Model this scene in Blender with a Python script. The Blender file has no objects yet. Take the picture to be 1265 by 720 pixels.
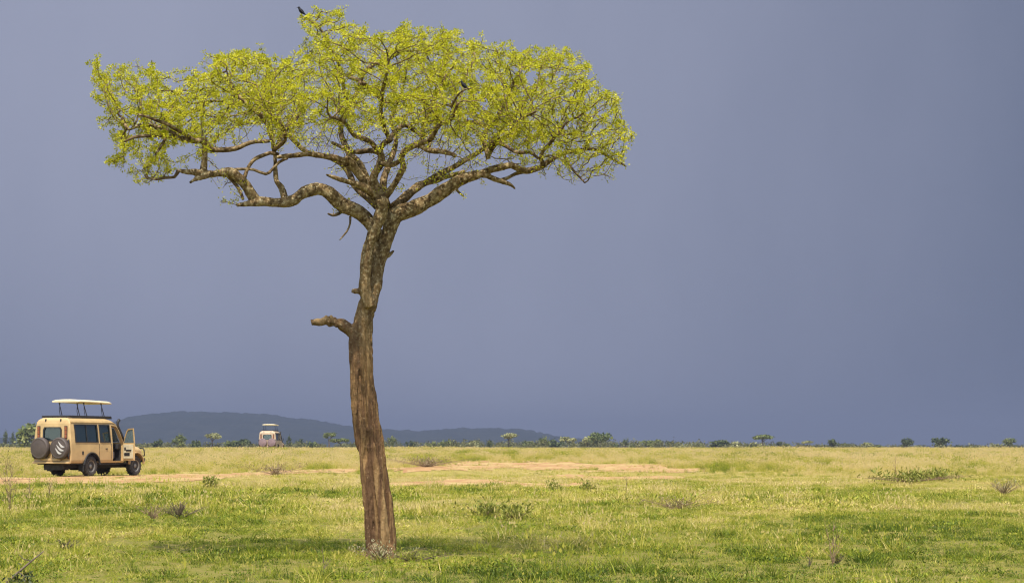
import bpy, bmesh, math, random
import numpy as np
from mathutils import Vector, Matrix, noise as mnoise

random.seed(7)
RNG = np.random.default_rng(11)
R = math.radians
scene = bpy.context.scene
COL = scene.collection

# ------------------------------------------------------------------ camera model
CAM_H = 1.15          # eye height above the plain
FPX = 2460.0          # focal length in photo pixels (70 mm lens, 1265 px wide photo)
HZ = 552.0            # eye level row in the photo


def base_z(y):
    """Gentle rise of the plain from the track out to the far grass."""
    t = np.clip((np.asarray(y, float) - 88.0) / 115.0, 0, 1)
    return 0.55 * t * t * (3 - 2 * t)


def at(px, py, y):
    return Vector(((px - 632.5) / FPX * y, y, CAM_H - (py - HZ) / FPX * y))


# ------------------------------------------------------------------ numpy value noise
_perm = RNG.permutation(256)
_rand = RNG.random(256)


def vnoise(x, y):
    x = np.asarray(x, float); y = np.asarray(y, float)
    xi = np.floor(x).astype(int); yi = np.floor(y).astype(int)
    fx = x - xi; fy = y - yi
    fx = fx * fx * (3 - 2 * fx); fy = fy * fy * (3 - 2 * fy)

    def h(a, b):
        return _rand[_perm[(_perm[a & 255] + b) & 255]]
    a = h(xi, yi); b = h(xi + 1, yi); c = h(xi, yi + 1); d = h(xi + 1, yi + 1)
    return (a * (1 - fx) + b * fx) * (1 - fy) + (c * (1 - fx) + d * fx) * fy


def fbm(x, y, o=4):
    s = 0; a = .5; t = 0
    for k in range(o):
        s = s + a * vnoise(x * 2 ** k + 17.3 * k, y * 2 ** k + 5.1 * k); t += a; a *= .5
    return s / t


# ------------------------------------------------------------------ object helpers
def tag(o, label=None, cat=None, group=None, kind=None):
    if label: o['label'] = label
    if cat: o['category'] = cat
    if group: o['group'] = group
    if kind: o['kind'] = kind
    return o


def empty(name, loc, rz=0.0, label=None, cat=None, group=None):
    o = bpy.data.objects.new(name, None); COL.objects.link(o)
    o.location = loc; o.rotation_euler = (0, 0, rz); o.empty_display_size = .3
    return tag(o, label, cat, group)


def link(name, me, mat=None, parent=None):
    o = bpy.data.objects.new(name, me); COL.objects.link(o)
    if mat is not None:
        me.materials.clear(); me.materials.append(mat)
    if parent is not None: o.parent = parent
    return o


def copy_tree(o, parent=None):
    c = o.copy(); COL.objects.link(c)
    c.parent = parent
    for ch in list(o.children): copy_tree(ch, c)
    return c


class MB:
    """Collects shapes and links them as ONE mesh object."""
    def __init__(s): s.v = []; s.f = []; s.tone = []

    def face_block(s, vs, fs, tone=None):
        n = len(s.v); s.v.extend(vs); s.f.extend([tuple(i + n for i in f) for f in fs])
        if tone is not None: s.tone.extend([tone] * len(fs))

    def tube(s, pts, radii, sides=6, caps=True, squash=None):
        pts = [Vector(p) for p in pts]
        n0 = len(s.v); m = len(pts)
        t = (pts[1] - pts[0]).normalized()
        u = t.orthogonal().normalized()
        for i, p in enumerate(pts):
            if i == 0: tt = pts[1] - pts[0]
            elif i == m - 1: tt = pts[-1] - pts[-2]
            else: tt = pts[i + 1] - pts[i - 1]
            if tt.length < 1e-9: tt = t
            tt = tt.normalized()
            u = (u - tt * u.dot(tt))
            u = u.normalized() if u.length > 1e-6 else tt.orthogonal().normalized()
            w = tt.cross(u); t = tt
            r = radii[i]
            for k in range(sides):
                a = 2 * math.pi * k / sides
                s.v.append(tuple(p + u * (math.cos(a) * r) + w * (math.sin(a) * r)))
        for i in range(m - 1):
            a = n0 + i * sides; b = a + sides
            for k in range(sides):
                k2 = (k + 1) % sides
                s.f.append((a + k, a + k2, b + k2, b + k))
        if caps:
            s.f.append(tuple(n0 + k for k in reversed(range(sides))))
            s.f.append(tuple(n0 + (m - 1) * sides + k for k in range(sides)))

    def box(s, c, d, rot=None):
        c = Vector(c); hx, hy, hz = d[0] / 2, d[1] / 2, d[2] / 2
        vs = [Vector((x, y, z)) for x in (-hx, hx) for y in (-hy, hy) for z in (-hz, hz)]
        if rot is not None: vs = [rot @ v for v in vs]
        s.face_block([tuple(v + c) for v in vs],
                     [(0, 1, 3, 2), (4, 6, 7, 5), (0, 4, 5, 1), (2, 3, 7, 6), (0, 2, 6, 4), (1, 5, 7, 3)])

    def lathe(s, prof, axis='x', c=(0, 0, 0), n=28):
        """prof: list of (offset along axis, radius)"""
        c = Vector(c); n0 = len(s.v)
        for (h, r) in prof:
            for k in range(n):
                a = 2 * math.pi * k / n
                ca, sa = math.cos(a) * r, math.sin(a) * r
                p = {'x': (h, ca, sa), 'y': (ca, h, sa), 'z': (ca, sa, h)}[axis]
                s.v.append(tuple(c + Vector(p)))
        for i in range(len(prof) - 1):
            a = n0 + i * n; b = a + n
            for k in range(n):
                k2 = (k + 1) % n
                s.f.append((a + k, a + k2, b + k2, b + k))
        s.f.append(tuple(n0 + k for k in range(n)))
        s.f.append(tuple(n0 + (len(prof) - 1) * n + k for k in range(n)))

    def loft(s, rings):
        n0 = len(s.v); n = len(rings[0])
        for r in rings: s.v.extend([tuple(p) for p in r])
        for i in range(len(rings) - 1):
            a = n0 + i * n; b = a + n
            for k in range(n):
                k2 = (k + 1) % n
                s.f.append((a + k, a + k2, b + k2, b + k))
        s.f.append(tuple(n0 + k for k in reversed(range(n))))
        s.f.append(tuple(n0 + (len(rings) - 1) * n + k for k in range(n)))

    def mesh(s, name, smooth=False, fix=True):
        me = bpy.data.meshes.new(name)
        me.from_pydata(s.v, [], s.f)
        if s.tone:
            a = me.attributes.new('tone', 'FLOAT', 'FACE')
            a.data.foreach_set('value', np.array(s.tone, np.float32))
        if fix:
            bm = bmesh.new(); bm.from_mesh(me)
            bmesh.ops.recalc_face_normals(bm, faces=bm.faces)
            bm.to_mesh(me); bm.free()
        if smooth: me.shade_smooth()
        me.update()
        return me

    def build(s, name, mat, parent=None, smooth=False, bevel=0.0, seg=2, fix=True):
        me = s.mesh(name, smooth, fix)
        o = link(name, me, mat, parent)
        if bevel:
            b = o.modifiers.new('bevel', 'BEVEL'); b.width = bevel; b.segments = seg
            b.limit_method = 'ANGLE'; b.angle_limit = R(32); b.harden_normals = False
        return o


def np_mesh(name, V, F, attrs=None):
    """V (n,3), F (m,k) -> mesh, quickly. attrs: {name: (domain, array)}"""
    V = np.asarray(V, np.float32); F = np.asarray(F, np.int32)
    me = bpy.data.meshes.new(name)
    me.vertices.add(len(V)); me.vertices.foreach_set('co', V.ravel())
    k = F.shape[1]
    me.loops.add(F.size); me.loops.foreach_set('vertex_index', F.ravel())
    me.polygons.add(len(F)); me.polygons.foreach_set('loop_start', np.arange(len(F), dtype=np.int32) * k)
    me.update(calc_edges=True); me.validate()
    for n, (dom, arr) in (attrs or {}).items():
        a = me.attributes.new(n, 'FLOAT', dom); a.data.foreach_set('value', np.asarray(arr, np.float32))
    return me


def baked(o):
    """Evaluated copy of an object's mesh; the object itself is removed."""
    dg = bpy.context.evaluated_depsgraph_get(); dg.update()
    me = bpy.data.meshes.new_from_object(o.evaluated_get(dg))
    old = o.data
    bpy.data.objects.remove(o)
    return me


# ------------------------------------------------------------------ material helpers
class NT:
    def __init__(s, name):
        s.m = bpy.data.materials.new(name); s.m.use_nodes = True
        s.t = s.m.node_tree; s.t.nodes.clear()
        s.out = s.n('ShaderNodeOutputMaterial')

    def n(s, typ, **kw):
        nd = s.t.nodes.new(typ)
        for k, v in kw.items():
            if k == 'ins':
                for a, b in v.items():
                    if hasattr(b, 'is_output') or isinstance(b, bpy.types.NodeSocket): s.t.links.new(b, nd.inputs[a])
                    else: nd.inputs[a].default_value = b
            else: setattr(nd, k, v)
        return nd

    def l(s, a, b): s.t.links.new(a, b)

    def ramp(s, fac, stops, interp='LINEAR'):
        r = s.n('ShaderNodeValToRGB'); cr = r.color_ramp; cr.interpolation = interp
        while len(cr.elements) < len(stops): cr.elements.new(.5)
        for e, (p, c) in zip(cr.elements, stops):
            e.position = p; e.color = (c[0], c[1], c[2], 1) if not isinstance(c, (int, float)) else (c, c, c, 1)
        s.l(fac, r.inputs[0]); return r.outputs[0]

    def noise(s, vec, scale, detail=4, rough=.55, dist=0.0):
        nd = s.n('ShaderNodeTexNoise'); nd.inputs['Scale'].default_value = scale
        nd.inputs['Detail'].default_value = detail; nd.inputs['Roughness'].default_value = rough
        nd.inputs['Distortion'].default_value = dist
        if vec is not None: s.l(vec, nd.inputs['Vector'])
        return nd.outputs['Fac']

    def mix(s, fac, a, b, blend='MIX'):
        m = s.n('ShaderNodeMix', data_type='RGBA', blend_type=blend)
        for i, v in ((0, fac), (6, a), (7, b)):
            if isinstance(v, bpy.types.NodeSocket): s.l(v, m.inputs[i])
            elif isinstance(v, (int, float)): m.inputs[i].default_value = v if i == 0 else (v, v, v, 1)
            else: m.inputs[i].default_value = (v[0], v[1], v[2], 1)
        return m.outputs[2]

    def math(s, op, a, b=None, clamp=False):
        m = s.n('ShaderNodeMath', operation=op, use_clamp=clamp)
        for i, v in ((0, a), (1, b)):
            if v is None: continue
            if isinstance(v, bpy.types.NodeSocket): s.l(v, m.inputs[i])
            else: m.inputs[i].default_value = v
        return m.outputs[0]

    def scaled(s, vec, sc):
        m = s.n('ShaderNodeMapping'); m.inputs['Scale'].default_value = sc
        s.l(vec, m.inputs['Vector']); return m.outputs[0]

    def bsdf(s, color, rough=.7, metal=0.0, spec=.3, normal=None, **kw):
        b = s.n('ShaderNodeBsdfPrincipled')
        for k, v in (('Base Color', color), ('Roughness', rough), ('Metallic', metal), ('Specular IOR Level', spec), ('Normal', normal)):
            if v is None: continue
            if isinstance(v, bpy.types.NodeSocket): s.l(v, b.inputs[k])
            elif k == 'Base Color': b.inputs[k].default_value = (v[0], v[1], v[2], 1)
            else: b.inputs[k].default_value = v
        for k, v in kw.items(): b.inputs[k.replace('_', ' ')].default_value = v
        s.l(b.outputs[0], s.out.inputs[0]); return b

    def bump(s, h, strength=.5, dist=.02):
        b = s.n('ShaderNodeBump'); b.inputs['Strength'].default_value = strength; b.inputs['Distance'].default_value = dist
        s.l(h, b.inputs['Height']); return b.outputs[0]

    def objco(s): return s.n('ShaderNodeTexCoord').outputs['Object']

    def pos(s): return s.n('ShaderNodeNewGeometry').outputs['Position']

    def attr(s, name, typ='GEOMETRY'):
        return s.n('ShaderNodeAttribute', attribute_name=name, attribute_type=typ).outputs['Fac']


def plain_mat(name, c, rough=.6, metal=0, spec=.4, vary=.15, scale=6.0):
    t = NT(name); f = t.noise(t.objco(), scale, 5)
    d = tuple(x * (1 - vary) for x in c); e = tuple(min(1, x * (1 + vary)) for x in c)
    t.bsdf(t.ramp(f, [(.3, d), (.7, e)]), rough, metal, spec)
    return t.m


def leafy_mat(name, stops, trans=.35, tone_geo=True, vary=True, rough=.55, patch=None):
    """Thin leaf / blade: diffuse reflection plus light passing through; tone picks the colour."""
    t = NT(name)
    tone = t.attr('tone')
    if patch is not None:
        inst = t.attr(patch, 'INSTANCER')
        tone = t.math('ADD', inst, t.math('MULTIPLY', t.math('SUBTRACT', tone, .5), .5), True)
    col = t.ramp(tone, stops)
    d = t.n('ShaderNodeBsdfPrincipled'); t.l(col, d.inputs['Base Color'])
    d.inputs['Roughness'].default_value = rough; d.inputs['Specular IOR Level'].default_value = .25
    tr = t.n('ShaderNodeBsdfTranslucent'); t.l(col, tr.inputs['Color'])
    ms = t.n('ShaderNodeMixShader'); ms.inputs[0].default_value = trans
    t.l(d.outputs[0], ms.inputs[1]); t.l(tr.outputs[0], ms.inputs[2]); t.l(ms.outputs[0], t.out.inputs[0])
    return t.m

# ================================================================== SKY, SUN, CAMERA
SUN_EL, SUN_SHADOW = 63.0, Vector((.04, .98))     # the sun stands high behind the camera
sun_dir_h = -SUN_SHADOW.normalized()                # horizontal direction towards the sun
EXPOSURE = 0.80

w = bpy.data.worlds.new('World'); scene.world = w; w.use_nodes = True
nt = w.node_tree; nt.nodes.clear()


def wn(typ, **kw):
    nd = nt.nodes.new(typ)
    for k, v in kw.items(): setattr(nd, k, v)
    return nd


def wmath(op, a, b=None, c=None, clamp=False):
    m = wn('ShaderNodeMath', operation=op, use_clamp=clamp)
    for i, v in enumerate((a, b, c)):
        if v is None: continue
        if isinstance(v, bpy.types.NodeSocket): nt.links.new(v, m.inputs[i])
        else: m.inputs[i].default_value = v
    return m.outputs[0]


sky = wn('ShaderNodeTexSky', sky_type='NISHITA', sun_disc=False)
sky.sun_elevation = R(SUN_EL)
sky.sun_rotation = math.atan2(sun_dir_h.x, sun_dir_h.y)
sky.air_density = 1.2; sky.dust_density = 1.5
bg1 = wn('ShaderNodeBackground'); bg1.inputs[1].default_value = .15
nt.links.new(sky.outputs[0], bg1.inputs[0])
# the storm cloud that fills the sky ahead of the camera
tc = wn('ShaderNodeTexCoord'); sep = wn('ShaderNodeSeparateXYZ'); nt.links.new(tc.outputs['Generated'], sep.inputs[0])
dx, dy, dz = sep.outputs
mp = wn('ShaderNodeMapping'); nt.links.new(tc.outputs['Generated'], mp.inputs[0]); mp.inputs['Scale'].default_value = (1.5, 1, .9)
nz = wn('ShaderNodeTexNoise'); nt.links.new(mp.outputs[0], nz.inputs['Vector'])
nz.inputs['Scale'].default_value = 4.2; nz.inputs['Detail'].default_value = 5; nz.inputs['Roughness'].default_value = .5
u_ = wmath('MULTIPLY', wmath('ADD', dx, .24), 2.13)
uc = wmath('MINIMUM', wmath('MAXIMUM', u_, 0.0), 1.05)
v_ = wmath('MINIMUM', wmath('MAXIMUM', wmath('DIVIDE', wmath('SUBTRACT', .21, dz), .21), 0.0), 1.3)
v2 = wmath('MULTIPLY', v_, v_)
fx = wmath('MULTIPLY', wmath('POWER', uc, 1.9), .75)
fz = wmath('ADD', wmath('MULTIPLY', v2, .22), wmath('MULTIPLY', wmath('MULTIPLY', v2, .34), wmath('MAXIMUM', wmath('SUBTRACT', 1.0, wmath('MULTIPLY', uc, 2.0)), 0.0)))
f = wmath('ADD', wmath('ADD', fx, fz), wmath('MULTIPLY', wmath('SUBTRACT', nz.outputs[0], .5), .46))
mp2 = wn('ShaderNodeMapping'); nt.links.new(tc.outputs['Generated'], mp2.inputs[0]); mp2.inputs['Scale'].default_value = (1.0, 1, .45); mp2.inputs['Rotation'].default_value = (0, R(14), 0)
nz2 = wn('ShaderNodeTexNoise'); nt.links.new(mp2.outputs[0], nz2.inputs['Vector'])
nz2.inputs['Scale'].default_value = 17; nz2.inputs['Detail'].default_value = 4; nz2.inputs['Roughness'].default_value = .6
f = wmath('ADD', f, wmath('MULTIPLY', wmath('SUBTRACT', nz2.outputs[0], .5), .20))
# a paler veil of falling rain low in the cloud
g1 = wmath('POWER', wmath('DIVIDE', wmath('SUBTRACT', dx, .02), .075), 2.0); g2 = wmath('POWER', wmath('DIVIDE', wmath('SUBTRACT', dz, .025), .05), 2.0)
f = wmath('SUBTRACT', f, wmath('MULTIPLY', wmath('EXPONENT', wmath('MULTIPLY', wmath('ADD', wmath('ABSOLUTE', g1), wmath('ABSOLUTE', g2)), -1.0)), .13))
rp = wn('ShaderNodeValToRGB'); nt.links.new(f, rp.inputs[0])
els = rp.color_ramp.elements
els[0].position = 0; els[0].color = (.186, .203, .274, 1)
els[1].position = 1.0; els[1].color = (.087, .105, .160, 1)
bg2 = wn('ShaderNodeBackground'); bg2.inputs[1].default_value = 1.0
nt.links.new(rp.outputs[0], bg2.inputs[0])
mr = wn('ShaderNodeMapRange'); mr.interpolation_type = 'SMOOTHSTEP'
nt.links.new(wmath('SUBTRACT', wmath('ADD', dy, .25), wmath('MULTIPLY', dz, .55)), mr.inputs[0])
mr.inputs[1].default_value = -.1; mr.inputs[2].default_value = .35
mx = wn('ShaderNodeMixShader'); nt.links.new(mr.outputs[0], mx.inputs[0])
nt.links.new(bg1.outputs[0], mx.inputs[1]); nt.links.new(bg2.outputs[0], mx.inputs[2])
wo = wn('ShaderNodeOutputWorld'); nt.links.new(mx.outputs[0], wo.inputs[0])

sl = bpy.data.lights.new('sun', 'SUN'); sl.energy = 4.0; sl.angle = R(.53); sl.color = (1.0, .93, .80)
so = bpy.data.objects.new('sun', sl); COL.objects.link(so)
sd = Vector((sun_dir_h.x * math.cos(R(SUN_EL)), sun_dir_h.y * math.cos(R(SUN_EL)), math.sin(R(SUN_EL))))
so.rotation_euler = sd.to_track_quat('Z', 'Y').to_euler(); so.location = sd * 60

cd = bpy.data.cameras.new('camera'); co = bpy.data.objects.new('camera', cd); COL.objects.link(co)
co.location = (0, 0, CAM_H); co.rotation_euler = (R(90), 0, 0)
cd.sensor_width = 36; cd.lens = 36 * FPX / 1265; cd.shift_y = (HZ - 360) / 1265
cd.clip_start = .1; cd.clip_end = 20000
cd.dof.use_dof = True; cd.dof.focus_distance = 21; cd.dof.aperture_fstop = 9
scene.camera = co
vs = scene.view_settings
scene.display_settings.display_device = 'sRGB'
vs.view_transform = 'Standard'; vs.look = 'None'; vs.gamma = 1; vs.exposure = EXPOSURE; vs.use_curve_mapping = False
cy = scene.cycles
cy.max_bounces = 8; cy.diffuse_bounces = 3; cy.glossy_bounces = 3; cy.transmission_bounces = 5; cy.transparent_max_bounces = 12
cy.volume_bounces = 0; cy.caustics_reflective = False; cy.caustics_refractive = False
cy.use_denoising = True
cy.filter_width = 1.15
cy.sample_clamp_indirect = 6

# ================================================================== GROUND
DIRT_LINES = [
    ([(-140, 605), (20, 595), (100, 592.5), (180, 591.5), (250, 589.5), (300, 587), (350, 583), (420, 581.5), (500, 580), (560, 579)], 3.2, 1.0),
    ([(-140, 601), (30, 594), (150, 592), (235, 590)], 5.5, 1.1),
    ([(560, 577), (620, 574.5), (700, 575), (760, 577), (830, 580)], 5.6, 1.0),
    ([(600, 574), (700, 575.5), (780, 578)], 7.0, 1.0),
    ([(490, 598), (560, 595.5), (620, 597), (700, 599)], 4.6, 1.0),
    ([(690, 588), (750, 590.5), (815, 590)], 4.0, .88),
    ([(1020, 577), (1075, 576)], 1.6, 1.1),
]


def dirt_mask(x, y, z):
    """Bare earth (0..1) at a spot on the plain."""
    y = np.maximum(np.asarray(y, float), 1.0); px = 632.5 + FPX * x / y; py = HZ + FPX * (CAM_H - z) / y
    m = np.zeros_like(px)
    for pts, hw, gain in DIRT_LINES:
        P = np.array(pts, float)
        best = np.full(px.shape, 1e9)
        for a, b in zip(P[:-1], P[1:]):
            d = b - a; L = (d[0] * .1) ** 2 + d[1] ** 2
            t = np.clip(((px - a[0]) * d[0] * .01 + (py - a[1]) * d[1]) / L, 0, 1)
            q = np.hypot((px - a[0] - t * d[0]) * .1, py - a[1] - t * d[1])
            best = np.minimum(best, q / hw)
        m = np.maximum(m, np.clip(1.35 * gain - best, 0, 1))
    n = .62 * fbm(x * .8, y * .17, 4) + .38 * fbm(x * 2.4 + 5, y * .55, 3)
    return np.clip((m + (n - .5) * 2.3 - .40) * 1.9, 0, 1) * (y > 40) * (y < 190)


MOUNDS = [(530, 586, 84.0, 2.3, .34), (1135, 597, 62.0, 1.9, .22), (560, 583, 88.0, 2.0, .20), (380, 588, 79.0, 1.6, .16)]


def ground_z(x, y):
    x = np.asarray(x, float); y = np.asarray(y, float)
    z = base_z(y) + (fbm(x * .11, y * .11, 3) - .5) * .10 * np.clip(y / 40, .3, 1) * np.clip((400 - y) / 300, 0, 1)
    for px, py, d, r, h in MOUNDS:
        mx_ = (px - 632.5) / FPX * d
        q = ((x - mx_) / r) ** 2 + ((y - d) / (r * 1.6)) ** 2
        z = z + h * np.exp(-q * 1.6) * (.8 + .4 * fbm(x * 1.1, y * 1.1, 2))
    q = ((x + .0 - (112 - 632.5) / FPX * 80) / 5) ** 2 + ((y - 80) / 6) ** 2      # level ground under the vehicle
    k = np.exp(-q * 1.2)
    return z * (1 - k)


ys = np.concatenate([np.linspace(-120, 10, 20)[:-1], np.linspace(10, 45, 90)[:-1], np.linspace(45, 185, 330)[:-1],
                     np.geomspace(185, 9000, 110)])
us = np.linspace(-1, 1, 281); us = np.sign(us) * np.abs(us) ** 1.15
YY, UU = np.meshgrid(ys, us, indexing='ij')
XX = UU * (24 + .55 * np.abs(YY))
ZZ = ground_z(XX, YY)
DD = dirt_mask(XX, YY, ZZ)
ny, nu = YY.shape
idx = np.arange(ny * nu).reshape(ny, nu)
FF = np.stack([idx[:-1, :-1], idx[:-1, 1:], idx[1:, 1:], idx[1:, :-1]], -1).reshape(-1, 4)
VV = np.stack([XX, YY, ZZ], -1).reshape(-1, 3)

t = NT('savanna_ground')
p = t.pos()
big = t.noise(t.scaled(p, (.10, .035, 1)), 1.0, 4, .6)
fine = t.noise(p, 9.0, 6, .65)
mid = t.noise(t.scaled(p, (1.2, .35, 1)), 1.0, 5, .6)
sepn = t.n('ShaderNodeSeparateXYZ'); t.l(p, sepn.inputs[0])
far = t.n('ShaderNodeMapRange'); t.l(sepn.outputs[1], far.inputs[0]); far.inputs[1].default_value = 26; far.inputs[2].default_value = 95
tone = t.math('ADD', t.math('MULTIPLY', far.outputs[0], .62), t.math('MULTIPLY', t.math('SUBTRACT', t.math('ADD', big, mid), 1.0), .9), True)
grassc = t.ramp(tone, [(0, (.14, .145, .022)), (.35, (.23, .21, .038)), (.7, (.36, .29, .085)), (1, (.46, .36, .13))])
soil = t.ramp(fine, [(.3, (.13, .085, .04)), (.7, (.30, .20, .105))])
col = t.mix(t.ramp(fine, [(.42, 0), (.62, .55)]), grassc, soil)
t.bsdf(col, .95, 0, .1, t.bump(fine, .6, .05))
GROUND_MAT = t.m
ground = link('savanna_ground', np_mesh('savanna_ground', VV, FF), GROUND_MAT); ground.data.shade_smooth()
tag(ground, kind='structure')

# bare earth track, a thin sheet lying on the ground
t = NT('dirt')
p = t.pos(); f1 = t.noise(t.scaled(p, (.5, .5, 1)), 1.2, 6, .65); f2 = t.noise(p, 14, 5, .7)
c = t.ramp(f1, [(.28, (.25, .135, .060)), (.5, (.345, .205, .095)), (.75, (.43, .275, .138))])
c = t.mix(t.ramp(f2, [(.45, 0), (.75, .5)]), c, (.30, .17, .085))
f3 = t.noise(t.scaled(p, (.9, .22, 1)), 1.0, 5, .7)
c = t.mix(t.ramp(f3, [(.46, 0), (.60, .75)]), c, (.43, .33, .145))
t.bsdf(c, .95, 0, .1, t.bump(f2, .7, .03))
DIRT_MAT = t.m
Dq = DD.reshape(-1)[FF].mean(1)
sel = FF[Dq > .5]
used, inv = np.unique(sel, return_inverse=True)
Vd = VV[used].copy(); Vd[:, 2] += .006 + .012 * fbm(Vd[:, 0] * 2, Vd[:, 1] * 2, 2)
track = link('dirt_track', np_mesh('dirt_track', Vd, inv.reshape(-1, 4)), DIRT_MAT); track.data.shade_smooth()
tag(track, kind='structure')

# ================================================================== HILLS (far wooded ridge)
HP = [(-900, 1.0), (-500, .97), (-100, .96), (60, .985), (110, .99), (150, .62 + .0)]
prof = [(-900, 541), (-300, 540), (-60, 543), (60, 541), (110, 535), (150, 528), (178, 518), (208, 511.5), (240, 510), (275, 510.5), (320, 512.5), (352, 515.5),
        (392, 521), (425, 526.5), (450, 530), (485, 531.5), (520, 533.5), (552, 530), (600, 530.5), (640, 531), (668, 536), (700, 541), (760, 547), (840, 551), (1000, 552), (1500, 551.5), (2200, 550)]
hx = np.array([a for a, b in prof], float); hy = np.array([b for a, b in prof], float)
HD = 5200.0
pxs = np.arange(-700, 2000, 1.3); dep = np.linspace(0, 1, 26)
PX, DE = np.meshgrid(pxs, dep, indexing='ij')
ridge = (HZ - np.interp(PX, hx, hy)) / FPX * HD + CAM_H
X = (PX - 632.5) / FPX * HD
Y = HD - 900 + 1800 * DE
sh = np.clip(np.sin(np.pi * DE), 0, 1) ** .9
sh = sh * (.88 + .24 * fbm(X * .006, Y * .004, 3)) / 1.0
sh = np.where(np.abs(DE - .5) < .03, 1, np.minimum(sh, 1))
Z = np.maximum(ridge, .0) * sh + ((fbm(X * .035, Y * .03, 2) - .45) * 6 + (vnoise(X * .11, Y * .02) - .3) * 7) * np.clip((ridge - 6) / 20, 0, 1) * sh
Z = np.where((DE == 0) | (DE == 1), -2, Z)
a, b = PX.shape
idx = np.arange(a * b).reshape(a, b)
F4 = np.stack([idx[:-1, :-1], idx[1:, :-1], idx[1:, 1:], idx[:-1, 1:]], -1).reshape(-1, 4)
t = NT('wooded_hillside')
p = t.pos(); f1 = t.noise(p, .012, 6, .7); f2 = t.noise(p, .05, 4, .7)
t.bsdf(t.mix(t.ramp(f2, [(.4, 0), (.65, .7)]), t.ramp(f1, [(.3, (.012, .018, .013)), (.7, (.036, .040, .030))]), (.014, .020, .013)), 1, 0, 0)
hills = link('hills', np_mesh('hills', np.stack([X, Y, Z], -1).reshape(-1, 3), F4), t.m); tag(hills, kind='structure')

# ================================================================== HAZE
HAZE_DENS = 2.0e-4
t = NT('haze')
pv = t.n('ShaderNodeVolumePrincipled'); pv.inputs['Color'].default_value = (.205, .240, .355, 1); pv.inputs['Density'].default_value = HAZE_DENS
t.l(pv.outputs[0], t.out.inputs[1])
hb = MB(); hb.box((0, 4500, 58), (14000, 9600, 124))
haze = hb.build('haze', t.m); tag(haze, kind='stuff')

# ================================================================== THE ACACIA
TD = 20.5                                   # distance of the trunk
PXM = FPX / TD                              # photo pixels per metre there
tree = empty('acacia_tree', at(472, 697, TD),
             label='tall leaning acacia with a yellow-green umbrella crown in the foreground grass', cat='tree')
T0 = tree.location.copy(); T0.z = float(ground_z(T0.x, T0.y)); tree.location = T0


def tp(px, py, d=0.0):
    return at(px, py, TD + d) - T0


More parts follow.
